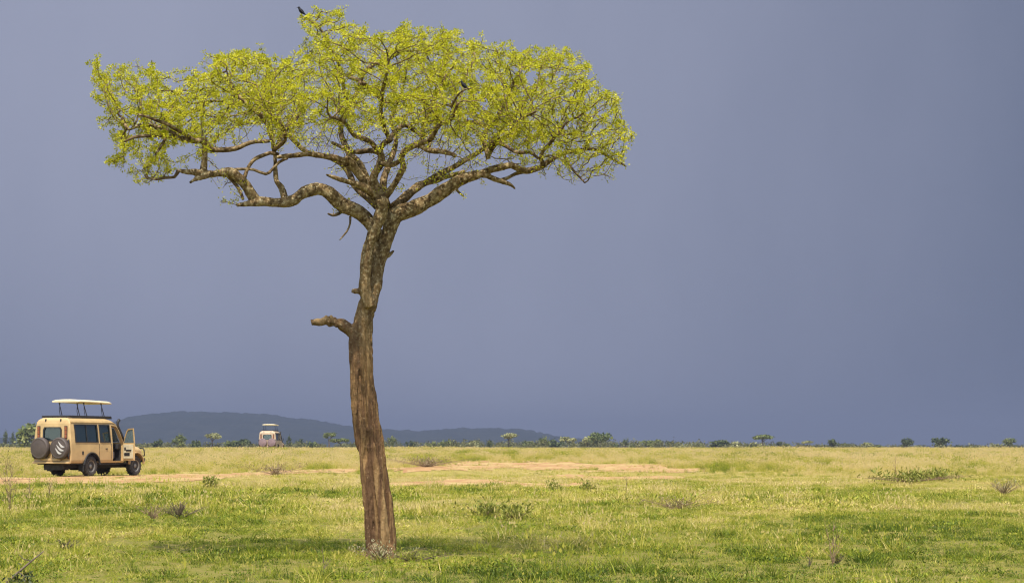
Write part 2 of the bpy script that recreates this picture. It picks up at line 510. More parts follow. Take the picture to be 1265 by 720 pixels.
# main stems: (depth start, depth end, [(px, py, radius px)...])
TRUNK = [
    (0.0, 0.0, [(475, 712, 19), (474, 698, 14.5), (473.5, 688, 12.6), (472.5, 665, 11.2), (470.3, 640, 10.6), (466.2, 610, 10.4), (461.7, 580, 9.8), (457.4, 545, 9.4), (453, 510, 9.0), (449.5, 475, 9.2), (447, 450, 9.4), (446, 430, 10), (445, 415, 11.5), (447, 402, 11.2), (450, 388, 11), (455, 374, 10.6), (457, 362, 8)]),
    (-.05, -.05, [(454, 712, 10), (456, 698, 7), (456.6, 686, 5.8), (456.4, 660, 5.4), (454, 630, 5.4), (450, 595, 5.4), (445.6, 555, 5.4), (441, 520, 5.6), (438.5, 495, 5.8), (438.5, 470, 6), (438.5, 445, 6.6), (438, 422, 7.5), (440, 406, 7), (446, 392, 4)]),
    (.05, .02, [(488, 712, 10), (484, 690, 6.4), (482.5, 655, 6), (479, 620, 6), (474, 590, 5.8), (469.5, 555, 5.6), (464.5, 520, 5.6), (459.5, 490, 5.4), (456, 460, 6), (454, 435, 7.5), (453, 415, 8), (454, 398, 7), (456, 384, 4)]),
    (.16, .20, [(459, 388, 4), (459, 366, 5), (460, 345, 5), (462, 322, 5), (467, 300, 4.6), (472, 284, 3)]),
    (-.04, -.22, [(466, 676, 8), (462, 692, 6.5), (455, 703, 5), (447, 711, 3)]),
    (-.02, -.12, [(480, 676, 8), (485, 692, 6.5), (492, 704, 5), (501, 711, 3)]),
    # broken stub low on the left
    (-.02, -.12, [(443, 418, 8), (432, 407, 7.5), (423, 401, 6.5), (413, 397, 5.2), (407, 397, 6.4), (402, 396, 4.6), (396, 398, 5.2), (390, 397.5, 4.6), (384.5, 398.5, 4.0)]),
    (-.10, -.14, [(412, 399, 4), (409, 392, 3), (407.5, 389, 1.8)]),
    (-.11, -.12, [(402, 397, 3.6), (403, 391.5, 2.4), (404, 389.5, 1.5)]),
    (-.05, -.16, [(459, 372, 7), (452, 364, 5.2), (446, 360, 4.2), (440, 359.5, 3.5), (434.5, 359, 3.2)]),
    # front stem
    (-.08, -.25, [(457, 380, 8), (452.5, 364, 8), (451, 350, 7.2), (451.5, 332, 6.8), (454, 312, 7), (460, 292, 7.2), (467.5, 274, 7.4), (473, 258, 8), (471, 246, 8)]),
    # back stem
    (.03, .12, [(451, 404, 5), (455, 390, 6.5), (459, 376, 7), (462.5, 360, 6.8), (466, 342, 6.8), (469.5, 322, 7.4), (476, 300, 8.6), (481.5, 282, 9.8), (486, 268, 11), (497, 261, 10.5), (510, 257, 10), (528, 249, 9), (543, 238.5, 8.5), (561, 227, 7.6), (579, 218.5, 6.2), (592, 216, 5.4)]),
    (.1, .18, [(474, 310, 4), (478, 316, 3), (482, 313, 2.4), (486.5, 309, 1.6)]),
    # left limb
    (-.04, -.55, [(463, 284, 8), (452, 270, 8.5), (441, 262, 8.8), (428, 256, 9), (419, 250, 9), (411, 242.5, 8.6), (401, 235.5, 8), (391, 233, 7.6), (376, 238, 7.4), (364, 246, 7.2), (351, 250, 6.8), (337, 250.5, 6.2), (322, 249.5, 5.8), (309, 251.5, 4.2), (301, 253, 3), (292, 253.5, 2.2)]),
    (-.45, -.8, [(318, 249.5, 6), (312, 243, 7), (306, 232, 6.8), (298, 222, 6.6), (289, 214.5, 6.2), (281, 213, 5.8), (270, 214.5, 5.4), (256, 216, 5), (242, 212.5, 4), (232, 212, 3.6), (221, 210.5, 2.6)]),
    (-.7, -.75, [(258, 216, 4.6), (246, 220, 4.2), (239, 223, 2.8), (233.5, 226.5, 1.8)]),
    (-.7, -.8, [(252, 213, 4.6), (252.5, 200, 4.6), (253, 188, 4.6), (254, 176, 4.8), (250, 172, 4)]),
    # centre limbs
    (.02, -.25, [(469, 256, 8), (464, 244, 7.4), (458, 237, 6.6), (451, 227, 5.6), (446, 218, 5.2), (440, 210, 5), (434, 202, 4.8), (427, 194, 4)]),
    (.05, .45, [(470, 252, 8), (462, 235, 6.8), (452, 222, 6.2), (446, 207, 6), (439, 199, 6), (432, 193, 5)]),
    (-.05, -.3, [(471, 250, 7.6), (467, 236, 6.4), (461, 223, 6), (463, 213, 5.6), (468, 205, 5.4), (471, 197, 5), (469, 187, 4.6), (473, 178, 4.2), (484, 171.5, 3.6)]),
    (-.1, -.7, [(474, 246, 6), (486, 231, 4.2), (493, 218, 4), (498, 206, 4.2), (496, 194, 4.4), (502, 184.5, 4.6), (511, 179.5, 4.4), (518, 178.5, 4), (527, 184, 3.6), (550, 188, 3.4), (563, 193, 3)]),
    (.15, .75, [(484, 262, 8), (496, 246, 5), (506, 236, 4.6), (515, 229, 4.4), (533, 224, 4.2), (553, 218, 3.8), (574, 212, 3.2)]),
    (.1, .35, [(588, 217, 5.2), (600, 211, 5), (612, 208, 4.8), (622, 206, 4.6), (632, 204.5, 4.6), (641, 208, 4.8), (650, 210.5, 4.8), (662, 208, 4.4), (671, 205, 4), (681, 197, 3.6), (695, 190, 3)]),
    (.1, .2, [(590, 217, 4.6), (602, 217.5, 4.2), (610, 221, 3.8), (622, 224.5, 3.4), (630, 228, 2.6), (636.5, 234.5, 1.6)]),
    (.2, .3, [(618, 224, 3.2), (627, 221, 3), (636, 216.5, 3), (648, 212, 3.4)]),
    (-.1, -.55, [(472, 250, 6), (456, 236, 4.6), (446, 230, 4.2), (432, 225, 3.8), (419, 222, 3.4), (411, 219, 2.6), (403.5, 216, 1.6)]),
    (-.1, -.5, [(448, 224, 5.2), (438, 211, 4.8), (431, 205, 4.8), (423, 198, 4.6), (412, 194.5, 4.2), (402, 193, 4), (384, 190.5, 4), (369, 191, 3.6), (354, 193.5, 3.2), (342, 195, 2.6)]),
    (-.3, -.35, [(353, 249, 5.6), (350.5, 242, 5), (347, 232, 4.8), (341.5, 224, 3.6), (340, 208, 3), (339, 190, 3), (337, 176, 3.4), (333, 160, 3.8), (327, 148, 3.8), (319, 139, 3.4), (309, 133, 2.8)]),
    (0, .1, [(604, 196, 3.8), (601, 182, 3.8), (597, 170, 3.8), (602, 159, 3.6), (613, 148.5, 3.2)]),
    (.35, .55, [(566, 162, 3.4), (571, 156, 4), (578, 151.5, 4), (590, 151.5, 3.6), (601, 157, 3.2)]),
]
LIMBS = [
    (-.75, -1.0, [(250, 174, 3.6), (238, 173.5, 3.4), (224, 171.5, 3.2), (207, 168, 2.6), (186, 169, 2.2), (166, 170, 1.8), (154, 175, 1.2)]),
    (-.75, -.4, [(254, 178, 3.8), (261, 184.5, 3.4), (275, 185.5, 3.2), (290, 182.5, 3), (309, 177, 2.6), (333, 174.5, 2)]),
    (-.8, -1.1, [(240, 173, 3), (230, 166, 2.6), (217, 160, 2.4), (202, 152, 2.2), (185, 145.5, 1.8), (171, 142, 1.4)]),
    (-.9, -.6, [(217, 165, 2.2), (195, 156.5, 2), (177, 155.5, 1.8), (160, 160.5, 1.3)]),
    (-.8, -.9, [(206, 168, 2), (200, 178, 1.8), (192, 191, 1.2)]),
    (-.8, -.6, [(221, 211, 2.4), (216, 219, 1.9), (205, 219, 1.8), (193, 222, 1.4), (184, 220, 1)]),
    (-.35, .1, [(343, 178, 3), (348, 168, 2.6), (353, 160, 2.5), (364, 148, 2.2), (372, 137, 1.6)]),
    (-.6, -.4, [(300, 224, 2.6), (304, 211, 2.3), (312, 200, 2.3), (320, 194, 2.4), (334, 189, 2.4), (345, 192, 2.4)]),
    (-.6, -.4, [(288, 209, 2), (300, 209, 1.8), (313, 210, 1.8), (328, 215.5, 1.9), (336, 209, 1.8), (344, 200, 1.8), (355, 195, 2)]),
    (-.5, -.6, [(277, 213, 2.8), (286, 222, 2.2), (292, 229, 2.2), (297, 238, 2), (300, 247, 1.8)]),
    (-.25, .3, [(469, 187, 3.4), (455, 186, 3.4), (439, 188.5, 3), (424, 183, 2.4), (410, 176, 2)]),
    (-.3, -.1, [(478, 174, 3.2), (484, 167, 3), (491, 160, 3), (500, 154.5, 2.8), (512, 162, 2.2), (522, 166, 1.6)]),
    (-.25, -.5, [(471, 203, 3.6), (480, 203.5, 3.4), (487, 203, 3), (493, 198, 2.6)]),
    (.1, .5, [(530, 182, 2.8), (531, 176, 2.6), (533, 165, 2.6), (543, 153.5, 2.5), (555, 149, 2)]),
    (.3, .7, [(695, 190, 2.8), (706, 187, 2.6), (718, 185, 2.3), (736, 185, 2), (753, 194, 1.7), (766, 201, 1.4), (774, 206, .9)]),
    (.2, -.1, [(697, 190, 2.2), (705, 205, 1.7), (713, 216, 1.3), (722, 226, .9)]),
    (-.15, -.4, [(671, 205, 3), (668, 196, 2.8), (671, 186, 2.6), (680, 176, 2.2), (690, 164, 1.8)]),
    (.1, -.5, [(604, 190, 3), (614, 178, 2.6), (626, 182, 2.4), (640, 188, 2.2), (655, 189, 2), (665, 196, 1.8)]),
    (.2, .5, [(648, 176, 2.8), (662, 168, 2.4), (680, 164, 2.2), (700, 166, 1.8), (722, 162, 1.4)]),
    (.4, .3, [(470, 120, 3), (452, 106, 3), (440, 99, 2.8), (430, 96, 2.2)]),
    (.3, .4, [(468, 82, 2), (478, 73, 2.6), (488, 68, 2.4), (498, 63, 1.6)]),
    (.2, .3, [(434, 130, 3), (441, 112, 2.6), (449, 92, 2.6), (464, 80, 2.4), (480, 74, 2)]),
    (.1, 0, [(430, 130, 2.8), (424, 104, 2.4), (418, 78, 2), (406, 56, 1.8), (398, 40, 1.4), (388, 28, 1)]),
    (0, 0, [(390, 31, 1.2), (384, 26, 1.0), (378, 22.5, .9), (371, 19.5, .7)]),
    (-1.5, -2.08, [(558, 132, 1.6), (566, 118, 1.3), (574, 111, 1.0), (582, 109, .7)]),
    (-.1, -.3, [(425, 258, 2.6), (419, 264, 2), (411, 266, 1.8), (405, 264, 1.2)]),
    (-.1, -.3, [(433, 268, 1.6), (433, 276, 1.3), (428, 286, 1.2), (420, 296, .8)]),
    (.1, .1, [(560, 229, 1.8), (566, 237, 1.5), (573, 243, .9)]),
    (.2, .6, [(434, 200, 4.2), (426, 180, 3.8), (420, 160, 3.4), (428, 140, 3), (434, 128, 2.8)]),
    # limbs reaching towards and away from the camera
    (-.3, -1.35, [(468, 190, 3.4), (458, 176, 3.2), (440, 168, 2.8), (426, 152, 2.4), (408, 144, 1.8)]),
    (-.7, -1.5, [(518, 178, 3.2), (532, 172, 3), (540, 158, 2.6), (558, 146, 2.2), (566, 128, 1.6)]),
    (.1, 1.4, [(476, 252, 6), (474, 226, 4.6), (481, 203, 4), (489, 178, 3.2), (484, 150, 2.4), (492, 124, 1.8)]),
    (.1, 1.5, [(486, 256, 6), (514, 234, 4.4), (546, 214, 3.8), (588, 190, 3), (624, 156, 2.2), (650, 128, 1.6)]),
    (0, 1.3, [(466, 254, 6), (440, 232, 4), (420, 200, 3.6), (376, 186, 3), (346, 156, 2.4), (312, 124, 1.6)]),
    (-.4, -1.4, [(339, 186, 2.6), (352, 172, 2.4), (350, 158, 2.2), (334, 142, 1.8), (322, 120, 1.3)]),
    (.15, -1.3, [(601, 186, 3), (610, 176, 2.6), (628, 168, 2.4), (640, 150, 2), (662, 138, 1.4)]),
    (0, -.9, [(480, 172, 3), (470, 140, 2.6), (474, 108, 2.2), (480, 84, 1.6)]),
    (.1, .2, [(520, 178, 3.4), (526, 148, 3), (540, 118, 2.4), (552, 92, 1.8)]),
    (0, .1, [(613, 148, 3), (622, 128, 2.4), (634, 104, 1.8), (644, 84, 1.2)]),
    (-.35, -.3, [(309, 133, 2.6), (296, 120, 2), (286, 104, 1.4), (280, 88, 1)]),
    (-.3, 0, [(327, 148, 2.8), (334, 128, 2.2), (338, 104, 1.6), (340, 86, 1)]),
]


def limb_points(l, step=None, wob=0.0, seed=0):
    d0, d1, P = l
    n = len(P); out = []; rad = []
    L = [0.0]
    for a, b in zip(P[:-1], P[1:]): L.append(L[-1] + math.hypot(b[0] - a[0], b[1] - a[1]))
    pts = [tp(p[0], p[1], d0 + (d1 - d0) * s / L[-1]) for p, s in zip(P, L)]
    rr = [p[2] / PXM for p in P]
    # Catmull-Rom resample
    for i in range(n - 1):
        p0 = pts[max(i - 1, 0)]; p1 = pts[i]; p2 = pts[i + 1]; p3 = pts[min(i + 2, n - 1)]
        k = max(2, int((p2 - p1).length / (step or .05)))
        for j in range(k):
            u = j / k
            q = .5 * ((2 * p1) + (p2 - p0) * u + (2 * p0 - 5 * p1 + 4 * p2 - p3) * u * u + (3 * p1 - p0 - 3 * p2 + p3) * u ** 3)
            out.append(q); rad.append(rr[i] * (1 - u) + rr[i + 1] * u)
    out.append(pts[-1]); rad.append(rr[-1])
    if wob:
        for i, q in enumerate(out):
            v = mnoise.noise_vector(Vector((q.x * 5 + seed, q.y * 5, q.z * 5)))
            out[i] = q + v * wob * min(1, rad[i] / .02)
            rad[i] *= 1 + .16 * mnoise.noise(Vector((q.x * 11, q.y * 11 + seed, q.z * 11)))
    return out, rad


mb = MB()
hand_nodes = []
for k, l in enumerate(TRUNK):
    p_, r_ = limb_points(l, .05,   .012 if k > 9 else .004, k)
    if k >= 14: r_ = [q * .9 for q in r_]
    mb.tube(p_, r_, 14 if max(r_) > .05 else 9)
    if k >= 12: hand_nodes.append((p_, r_))
tmp = mb.build('trunk_tmp', None, None)
rm = tmp.modifiers.new('r', 'REMESH'); rm.mode = 'VOXEL'; rm.voxel_size = .0105
sm = tmp.modifiers.new('s', 'SMOOTH'); sm.iterations = 1; sm.factor = .5
me = baked(tmp); me.name = 'trunk'
n = len(me.vertices); co_ = np.empty(n * 3, np.float32); me.vertices.foreach_get('co', co_); co_ = co_.reshape(-1, 3)
no_ = np.empty(n * 3, np.float32); me.vertex_normals.foreach_get('vector', no_); no_ = no_.reshape(-1, 3)
disp = np.empty(n, np.float32)
for i in range(n):
    x, y, z = (float(q) for q in co_[i])
    low = max(0.0, min(1.0, (2.9 - z) / .8))
    tw = z * .9
    u = math.atan2(y, x - (.0 if low < 1 else 0)) if False else 0
    fib = mnoise.noise(Vector((x * 30 + z * 1.0, y * 30, z * 1.7)))
    fi2 = mnoise.noise(Vector((x * 60, y * 60, z * 14 + 7)))
    lump = mnoise.noise(Vector((x * 9, y * 9, z * 7 + 3)))
    cr1 = max(0.0, 1 - abs(mnoise.noise(Vector((x * 14 + z * 1.0, y * 14, z * .55 + 11)))) / .13)
    disp[i] = low * (.009 * fib + .006 * fi2 - .030 * cr1) + (1 - low) * (.005 * lump + .004 * fi2) + (.004 - .0028 * low) * lump
co_ = co_ + no_ * disp[:, None]
me.vertices.foreach_set('co', co_.ravel()); me.shade_smooth(); me.update()

t = NT('bark')
o_ = t.objco()
sz = t.n('ShaderNodeSeparateXYZ'); t.l(o_, sz.inputs[0])
up = t.n('ShaderNodeMapRange'); t.l(sz.outputs[2], up.inputs[0]); up.inputs[1].default_value = 1.9; up.inputs[2].default_value = 3.4
fib = t.math('ADD', t.math('MULTIPLY', t.noise(t.scaled(o_, (40, 40, 3.2)), 1, 7, .74, 1.2), .62), t.math('MULTIPLY', t.noise(t.scaled(o_, (70, 70, 16)), 1, 5, .7, .5), .38))
blot = t.noise(o_, 19, 5, .62)
spk = t.noise(o_, 38, 4, .6)
lowc = t.ramp(fib, [(.30, (.050, .026, .013)), (.46, (.165, .095, .040)), (.60, (.27, .165, .075)), (.80, (.40, .27, .14))])
upc = t.ramp(blot, [(.34, (.055, .034, .016)), (.49, (.165, .110, .052)), (.66, (.34, .26, .14))])
upc = t.mix(t.ramp(spk, [(.56, 0), (.64, .7)]), upc, (.48, .41, .26))
band = t.noise(t.scaled(o_, (11, 11, .5)), 1, 3, .55, .3)
lowc = t.mix(t.ramp(band, [(.44, .78), (.54, 0)]), lowc, (.085, .045, .026))
lowc = t.mix(t.ramp(band, [(.55, 0), (.66, .5)]), lowc, (.40, .27, .125))
colr = t.mix(up.outputs[0], lowc, upc)
colr = t.mix(t.ramp(spk, [(.60, 0), (.72, .45)]), colr, (.40, .29, .16))
hgt = t.math('ADD', t.math('MULTIPLY', fib, .8), t.math('MULTIPLY', spk, .5))
t.bsdf(colr, .92, 0, .12, t.bump(hgt, .9, .022))
BARK = t.m
link('trunk', me, BARK, tree)

# ---- crown outline (photo pixels) and sky gaps
OUT = [(113, 82), (122, 84), (133, 80), (155, 82), (160, 92), (176, 85), (192, 82), (196, 95), (204, 112), (217, 110), (235, 97), (244, 86), (256, 88), (270, 81), (262, 68), (283, 62), (305, 61), (330, 66), (350, 75), (360, 64), (378, 58), (390, 50), (378, 34), (369, 18), (390, 19), (406, 14), (423, 17), (434, 30), (446, 36), (459, 33), (466, 45), (482, 44), (498, 28), (509, 35), (517, 41), (532, 38), (546, 44), (558, 37), (563, 48), (581, 45), (594, 53), (614, 55), (630, 60), (657, 55), (682, 63), (699, 61), (731, 78), (720, 90), (732, 100), (762, 116), (773, 129), (764, 146), (783, 164), (775, 188), (767, 201), (758, 220), (738, 211), (722, 226), (698, 224), (670, 216), (650, 214), (628, 196), (600, 214), (573, 216), (541, 226), (512, 236), (482, 240), (462, 236), (448, 205), (428, 190), (400, 184), (345, 188), (300, 192), (262, 198), (240, 200), (222, 208), (206, 220), (190, 224), (177, 233), (166, 222), (150, 210), (128, 202), (150, 186), (134, 170), (142, 160), (119, 152), (124, 135), (114, 122), (112, 100)]
HOLES = [[(262, 186), (335, 180), (345, 196), (420, 200), (430, 215), (405, 232), (352, 240), (325, 240), (296, 214), (262, 208)],
         [(426, 92), (445, 96), (452, 104), (436, 106), (424, 100)], [(466, 76), (496, 64), (499, 70), (484, 82), (470, 84)],
         [(618, 208), (632, 206), (640, 214), (622, 220)], [(205, 180), (246, 180), (246, 206), (216, 206)],
         [(474, 208), (488, 208), (486, 224), (472, 232)], [(436, 178), (452, 178), (450, 196), (440, 196)], [(494, 212), (520, 206), (530, 216), (502, 230)]]


def inside(poly, x, y):
    c = np.zeros(x.shape, bool); P = poly
    for (x0, y0), (x1, y1) in zip(P, P[1:] + P[:1]):
        cond = ((y0 > y) != (y1 > y)) & (x < (x1 - x0) * (y - y0) / (y1 - y0 + 1e-9) + x0)
        c ^= cond
    return c


NA = 60000
ax = RNG.uniform(108, 790, NA); ay = RNG.uniform(10, 240, NA)
ok = inside(OUT, ax, ay)
for h in HOLES: ok &= ~(inside(h, ax, ay) & (RNG.random(NA) < .94))
# thinner below the main foliage band
btm = np.interp(ax, [110, 200, 300, 430, 520, 640, 790], [196, 172, 160, 156, 168, 182, 202])
ok &= (ay < btm) | (RNG.random(NA) < np.where(ax < 262, .70, .42))
ax, ay = ax[ok], ay[ok]
wd = 1.75 * np.sqrt(np.clip(1 - ((ax - 450) / 345) ** 2, .02, 1)) * np.interp(ay, [10, 60, 120, 190, 240], [.35, .8, 1, .85, .5])
ad = RNG.uniform(-1, 1, len(ax)) * wd
clump = fbm(ax * .026 + 40, ay * .050 + ad * 1.6, 3)          # foliage gathers in clumps with thinner spots between
keep = RNG.random(len(ax)) < np.clip((clump - .27) * 4.4, .10, 1)
ax, ay, ad = ax[keep], ay[keep], ad[keep]
sel_ = RNG.permutation(len(ax))[:9000]
ax, ay, ad = ax[sel_], ay[sel_], ad[sel_]
extra = []
for (cx, cy_, sx, sy, m_) in [(286, 229, 9, 9, 26), (415, 256, 6, 8, 16), (448, 231, 14, 9, 60), (470, 240, 12, 8, 40), (424, 208, 10, 6, 16), (405, 212, 3, 2, 5), (118, 80, 4, 3, 10), (252, 67, 4, 2, 8), (750, 216, 7, 5, 24), (500, 34, 4, 6, 14), (560, 232, 10, 4, 14), (596, 222, 6, 4, 18)]:
    for _ in range(m_): extra.append((RNG.normal(cx, sx), RNG.normal(cy_, sy), RNG.normal(0, .12) + (-.6 if cx < 300 else 0)))
# loose sprigs standing out of the top and the ends of the crown
for (x0, y0), (x1, y1) in zip(OUT[:59], OUT[1:60]):
    if RNG.random() < .92:
        u = RNG.random(); cx, cy_ = x0 + (x1 - x0) * u, y0 + (y1 - y0) * u
        nx, ny_ = (y1 - y0), -(x1 - x0); L_ = math.hypot(nx, ny_) + 1e-6
        out_ = RNG.uniform(4, 18); dd = RNG.normal(0, .25)
        for q in np.linspace(0, 1, 5): extra.append((cx + (nx / L_ * .6 + RNG.normal(0, .12)) * out_ * q, cy_ + (ny_ / L_ * .6 - .35) * out_ * q, dd + RNG.normal(0, .02)))
E = np.array(extra); ax = np.concatenate([ax, E[:, 0]]); ay = np.concatenate([ay, E[:, 1]]); ad = np.concatenate([ad, E[:, 2]])
AT = np.stack([(ax - 632.5) / FPX * (TD + ad) - T0.x, TD + ad - T0.y, CAM_H - (ay - HZ) / FPX * (TD + ad) - T0.z], -1)

# ---- grow twigs towards the attractors (space colonisation)
bmb = MB()
for k, l in enumerate(LIMBS):
    p_, r_ = limb_points(l, .045, .014, 50 + k)
    bmb.tube(p_, r_, 7)
    hand_nodes.append((p_, r_))
nodes = []; par = []; hrad = []
for p_, r_ in hand_nodes:
    for i in range(0, len(p_)):
        nodes.append(tuple(p_[i])); par.append(-1); hrad.append(r_[i])
NP = np.array(nodes)
nh = len(nodes); nch = [0] * nh
near = np.zeros(len(AT), int); nd = np.full(len(AT), 1e9)


def refresh(start):
    P = NP[start:]
    for c in range(0, len(P), 1500):
        Q = P[c:c + 1500]
        d = ((AT[:, None, :] - Q[None]) ** 2).sum(-1)
        j = d.argmin(1); dm = np.sqrt(d[np.arange(len(AT)), j])
        b = dm < nd
        nd[b] = dm[b]; near[b] = j[b] + start + c


refresh(0)
STEP, KILL = .058, .085
alive = nd > .03
stale = np.zeros(len(AT), int)
for it in range(70):
    act = np.where(alive & (nd < 2.2))[0]
    if len(act) == 0: break
    acc = {}
    dv = AT[act] - NP[near[act]]; dv /= np.linalg.norm(dv, axis=1)[:, None] + 1e-9
    for q, j in enumerate(near[act]):
        if nch[j] < (3 if j >= nh else 2):
            if j in acc: acc[j] += dv[q]
            else: acc[j] = dv[q].copy()
    if not acc: break
    start = len(nodes)
    for j, v in acc.items():
        v = v / (np.linalg.norm(v) + 1e-9) + RNG.normal(0, .30, 3)
        if par[j] >= 0:
            o = NP[j] - NP[par[j]]; v = v + .35 * o / (np.linalg.norm(o) + 1e-9)
        v /= np.linalg.norm(v) + 1e-9
        nodes.append(tuple(NP[j] + v * STEP)); par.append(j); hrad.append(0); nch.append(0); nch[j] += 1
    NP = np.array(nodes)
    pre = nd.copy(); refresh(start)
    stale = np.where(nd < pre - 1e-4, 0, stale + 1)
    alive &= (nd > KILL) & (stale < 6)
N = len(nodes)
P_ = 2.12; TIP = .0027
acc = np.zeros(N); r = np.zeros(N); kids = [[] for _ in range(N)]
for i in range(N - 1, nh - 1, -1):
    r[i] = max(TIP, acc[i] ** (1 / P_)) if acc[i] > 0 else TIP
    r[i] = min(r[i], .022)
    if par[i] >= nh: acc[par[i]] += r[i] ** P_
    kids[par[i]].append(i)
for i in range(nh): r[i] = hrad[i]
done = set()
stack = [(k, i) for i in range(nh) for k in kids[i]]
while stack:
    k, p0 = stack.pop()
    ch = [NP[p0], NP[k]]; rad = [min(r[p0], r[k] * 1.25), r[k]]
    cur = k
    while kids[cur]:
        ks = sorted(kids[cur], key=lambda q: -r[q])
        for other in ks[1:]: stack.append((other, cur))
        cur = ks[0]; ch.append(NP[cur]); rad.append(r[cur])
    rad[-1] *= .6
    bmb.tube(ch, rad, 5 if max(rad) > .006 else 4, caps=False)
t = NT('twig_bark')
o_ = t.objco(); b1 = t.noise(o_, 22, 5, .65)
c = t.ramp(b1, [(.36, (.045, .028, .014)), (.52, (.140, .095, .048)), (.68, (.34, .26, .15))])
t.bsdf(c, .9, 0, .12, t.bump(b1, .6, .008))
TWIG = t.m
bmb.build('bough', TWIG, tree, smooth=True, fix=False)

# ---- leaves
cand = [i for i in range(nh, N) if r[i] < .0095]
lv = []; lf_t = []
cent = NP[cand]
pyc = HZ - (cent[:, 2] + T0.z - CAM_H) * FPX / (TD + cent[:, 1]); pxc = 632.5 + (cent[:, 0] + T0.x) * FPX / (TD + cent[:, 1])
hi_ = np.interp(pxc, [110, 200, 300, 430, 520, 640, 790], [205, 196, 146, 134, 142, 164, 196])
dens = np.clip(1.15 - (pyc - hi_) / 45.0, .26, 1.15) * np.where(pxc < 230, 1.15, 1)
dens = dens * np.clip(RNG.gamma(2.2, .45, len(cent)), .05, 2.6)
cl_n = RNG.poisson(1.85 * dens * np.where(np.array([len(kids[i]) == 0 for i in cand]), 12.5, 8.0))
C = np.repeat(cent, cl_n, 0); M = len(C)
ctone = np.repeat(RNG.normal(.5, .16, len(cent)), cl_n)
off = RNG.normal(0, 1, (M, 3)); off /= np.linalg.norm(off, axis=1)[:, None]; off[:, 2] = off[:, 2] * .8 + .25
ax_ = off / np.linalg.norm(off, axis=1)[:, None]
Lf = RNG.uniform(.016, .030, M); Wf = Lf * RNG.uniform(.42, .60, M)
base = C + ax_ * RNG.uniform(.004, .030, M)[:, None]
side = np.cross(ax_, RNG.normal(0, 1, (M, 3)) * .6 + np.array([0, 0, 1.0])); side /= np.linalg.norm(side, axis=1)[:, None] + 1e-9
nrm = np.cross(side, ax_)
v0 = base; v2 = base + ax_ * Lf[:, None]
mid_ = base + ax_ * (Lf * .55)[:, None] - nrm * (Lf * .10)[:, None]
v1 = mid_ + side * (Wf * .5)[:, None]; v3 = mid_ - side * (Wf * .5)[:, None]
V = np.stack([v0, v1, v2, v3], 1).reshape(-1, 3)
F = np.arange(4 * M).reshape(-1, 4)
tone = np.clip(ctone + RNG.normal(0, .14, M), 0, 1)
LEAF = leafy_mat('acacia_leaf', [(0, (.20, .215, .012)), (.4, (.42, .42, .016)), (.8, (.62, .58, .026)), (1, (.74, .69, .12))], .44)
link('foliage', np_mesh('foliage', V, F, {'tone': ('FACE', tone)}), LEAF, tree)
print('TREE nodes', N, 'leaves', M, 'trunk verts', n)

# ================================================================== GRASS (tufts scattered on the plain)
def tuft_mesh(name, nb, h0, h1, spread, w, lean, seed, seg=3, heads=0.0, flop=0.0):
    g = np.random.default_rng(seed); V = []; F = []; T = []
    for b in range(nb):
        a = g.uniform(0, 2 * np.pi); rr = spread * math.sqrt(g.random())
        bx, by = math.cos(a) * rr, math.sin(a) * rr
        h = g.uniform(h0, h1) * (1 - .35 * rr / max(spread, 1e-6)); la = a + g.normal(0, 1.1)
        le = abs(g.normal(lean, lean * .6)) * h; fl = flop * g.random()
        ww = w * g.uniform(.6, 1.3); fa = g.uniform(0, np.pi); sx, sy = math.cos(fa) * ww / 2, math.sin(fa) * ww / 2
        n0 = len(V)
        for s in range(seg + 1):
            u = s / seg; q = u ** 1.7
            z = h * (u - fl * .5 * u * u); x = bx + math.cos(la) * le * q; y = by + math.sin(la) * le * q
            k = (1 - u ** 1.6) * .92 + .08
            V += [(x - sx * k, y - sy * k, z - .012), (x + sx * k, y + sy * k, z - .012)]
        tn = float(np.clip(g.normal(.5, .30), 0, 1))
        for s in range(seg):
            i = n0 + 2 * s; F.append((i, i + 1, i + 3, i + 2)); T.append(tn)
        if g.random() < heads:
            i = len(V); hl = h * .16; hw = ww * 2.0; tx, ty = x, y
            V += [(tx, ty, z - hl * .4), (tx + hw * .7, ty + hw * .3, z + hl * .2), (tx, ty, z + hl), (tx - hw * .7, ty - hw * .3, z + hl * .2)]
            F.append((i, i + 1, i + 2, i + 3)); T.append(.85)
    return np_mesh(name, V, F, {'tone': ('FACE', T)})


def herb_mesh(name, nl, l0, l1, w, spread, seed, hgt=.04):
    """Low broad-leaved herb: short leaves at all angles."""
    g = np.random.default_rng(seed)
    C = np.stack([g.normal(0, spread, nl), g.normal(0, spread, nl), g.uniform(.004, hgt, nl)], -1)
    d = g.normal(0, 1, (nl, 3)); d[:, 2] = np.abs(d[:, 2]) * .8 + .1; d /= np.linalg.norm(d, axis=1)[:, None]
    sd = np.cross(d, g.normal(0, 1, (nl, 3)) * .5 + np.array([0, 0, 1.0])); sd /= np.linalg.norm(sd, axis=1)[:, None]
    L = g.uniform(l0, l1, nl)[:, None]
    V = np.stack([C, C + d * L * .5 + sd * w * .5, C + d * L, C + d * L * .5 - sd * w * .5], 1).reshape(-1, 3)
    return np_mesh(name, V, np.arange(4 * nl).reshape(-1, 4), {'tone': ('FACE', np.clip(g.normal(.5, .3, nl), 0, 1))})


GRASS_STOPS = [(0, (.048, .078, .006)), (.25, (.155, .210, .014)), (.5, (.305, .318, .026)), (.75, (.49, .41, .085)), (1, (.60, .47, .21))]
GRASS = leafy_mat('grass_blade', GRASS_STOPS, .32, patch='patch')


def protos(name, specs):
    c = bpy.data.collections.new(name)
    for i, s in enumerate(specs):
        me = herb_mesh(name, *s[1:]) if s[0] == 'herb' else tuft_mesh(name, *s); me.materials.append(GRASS)
        c.objects.link(bpy.data.objects.new(name, me))
    return c


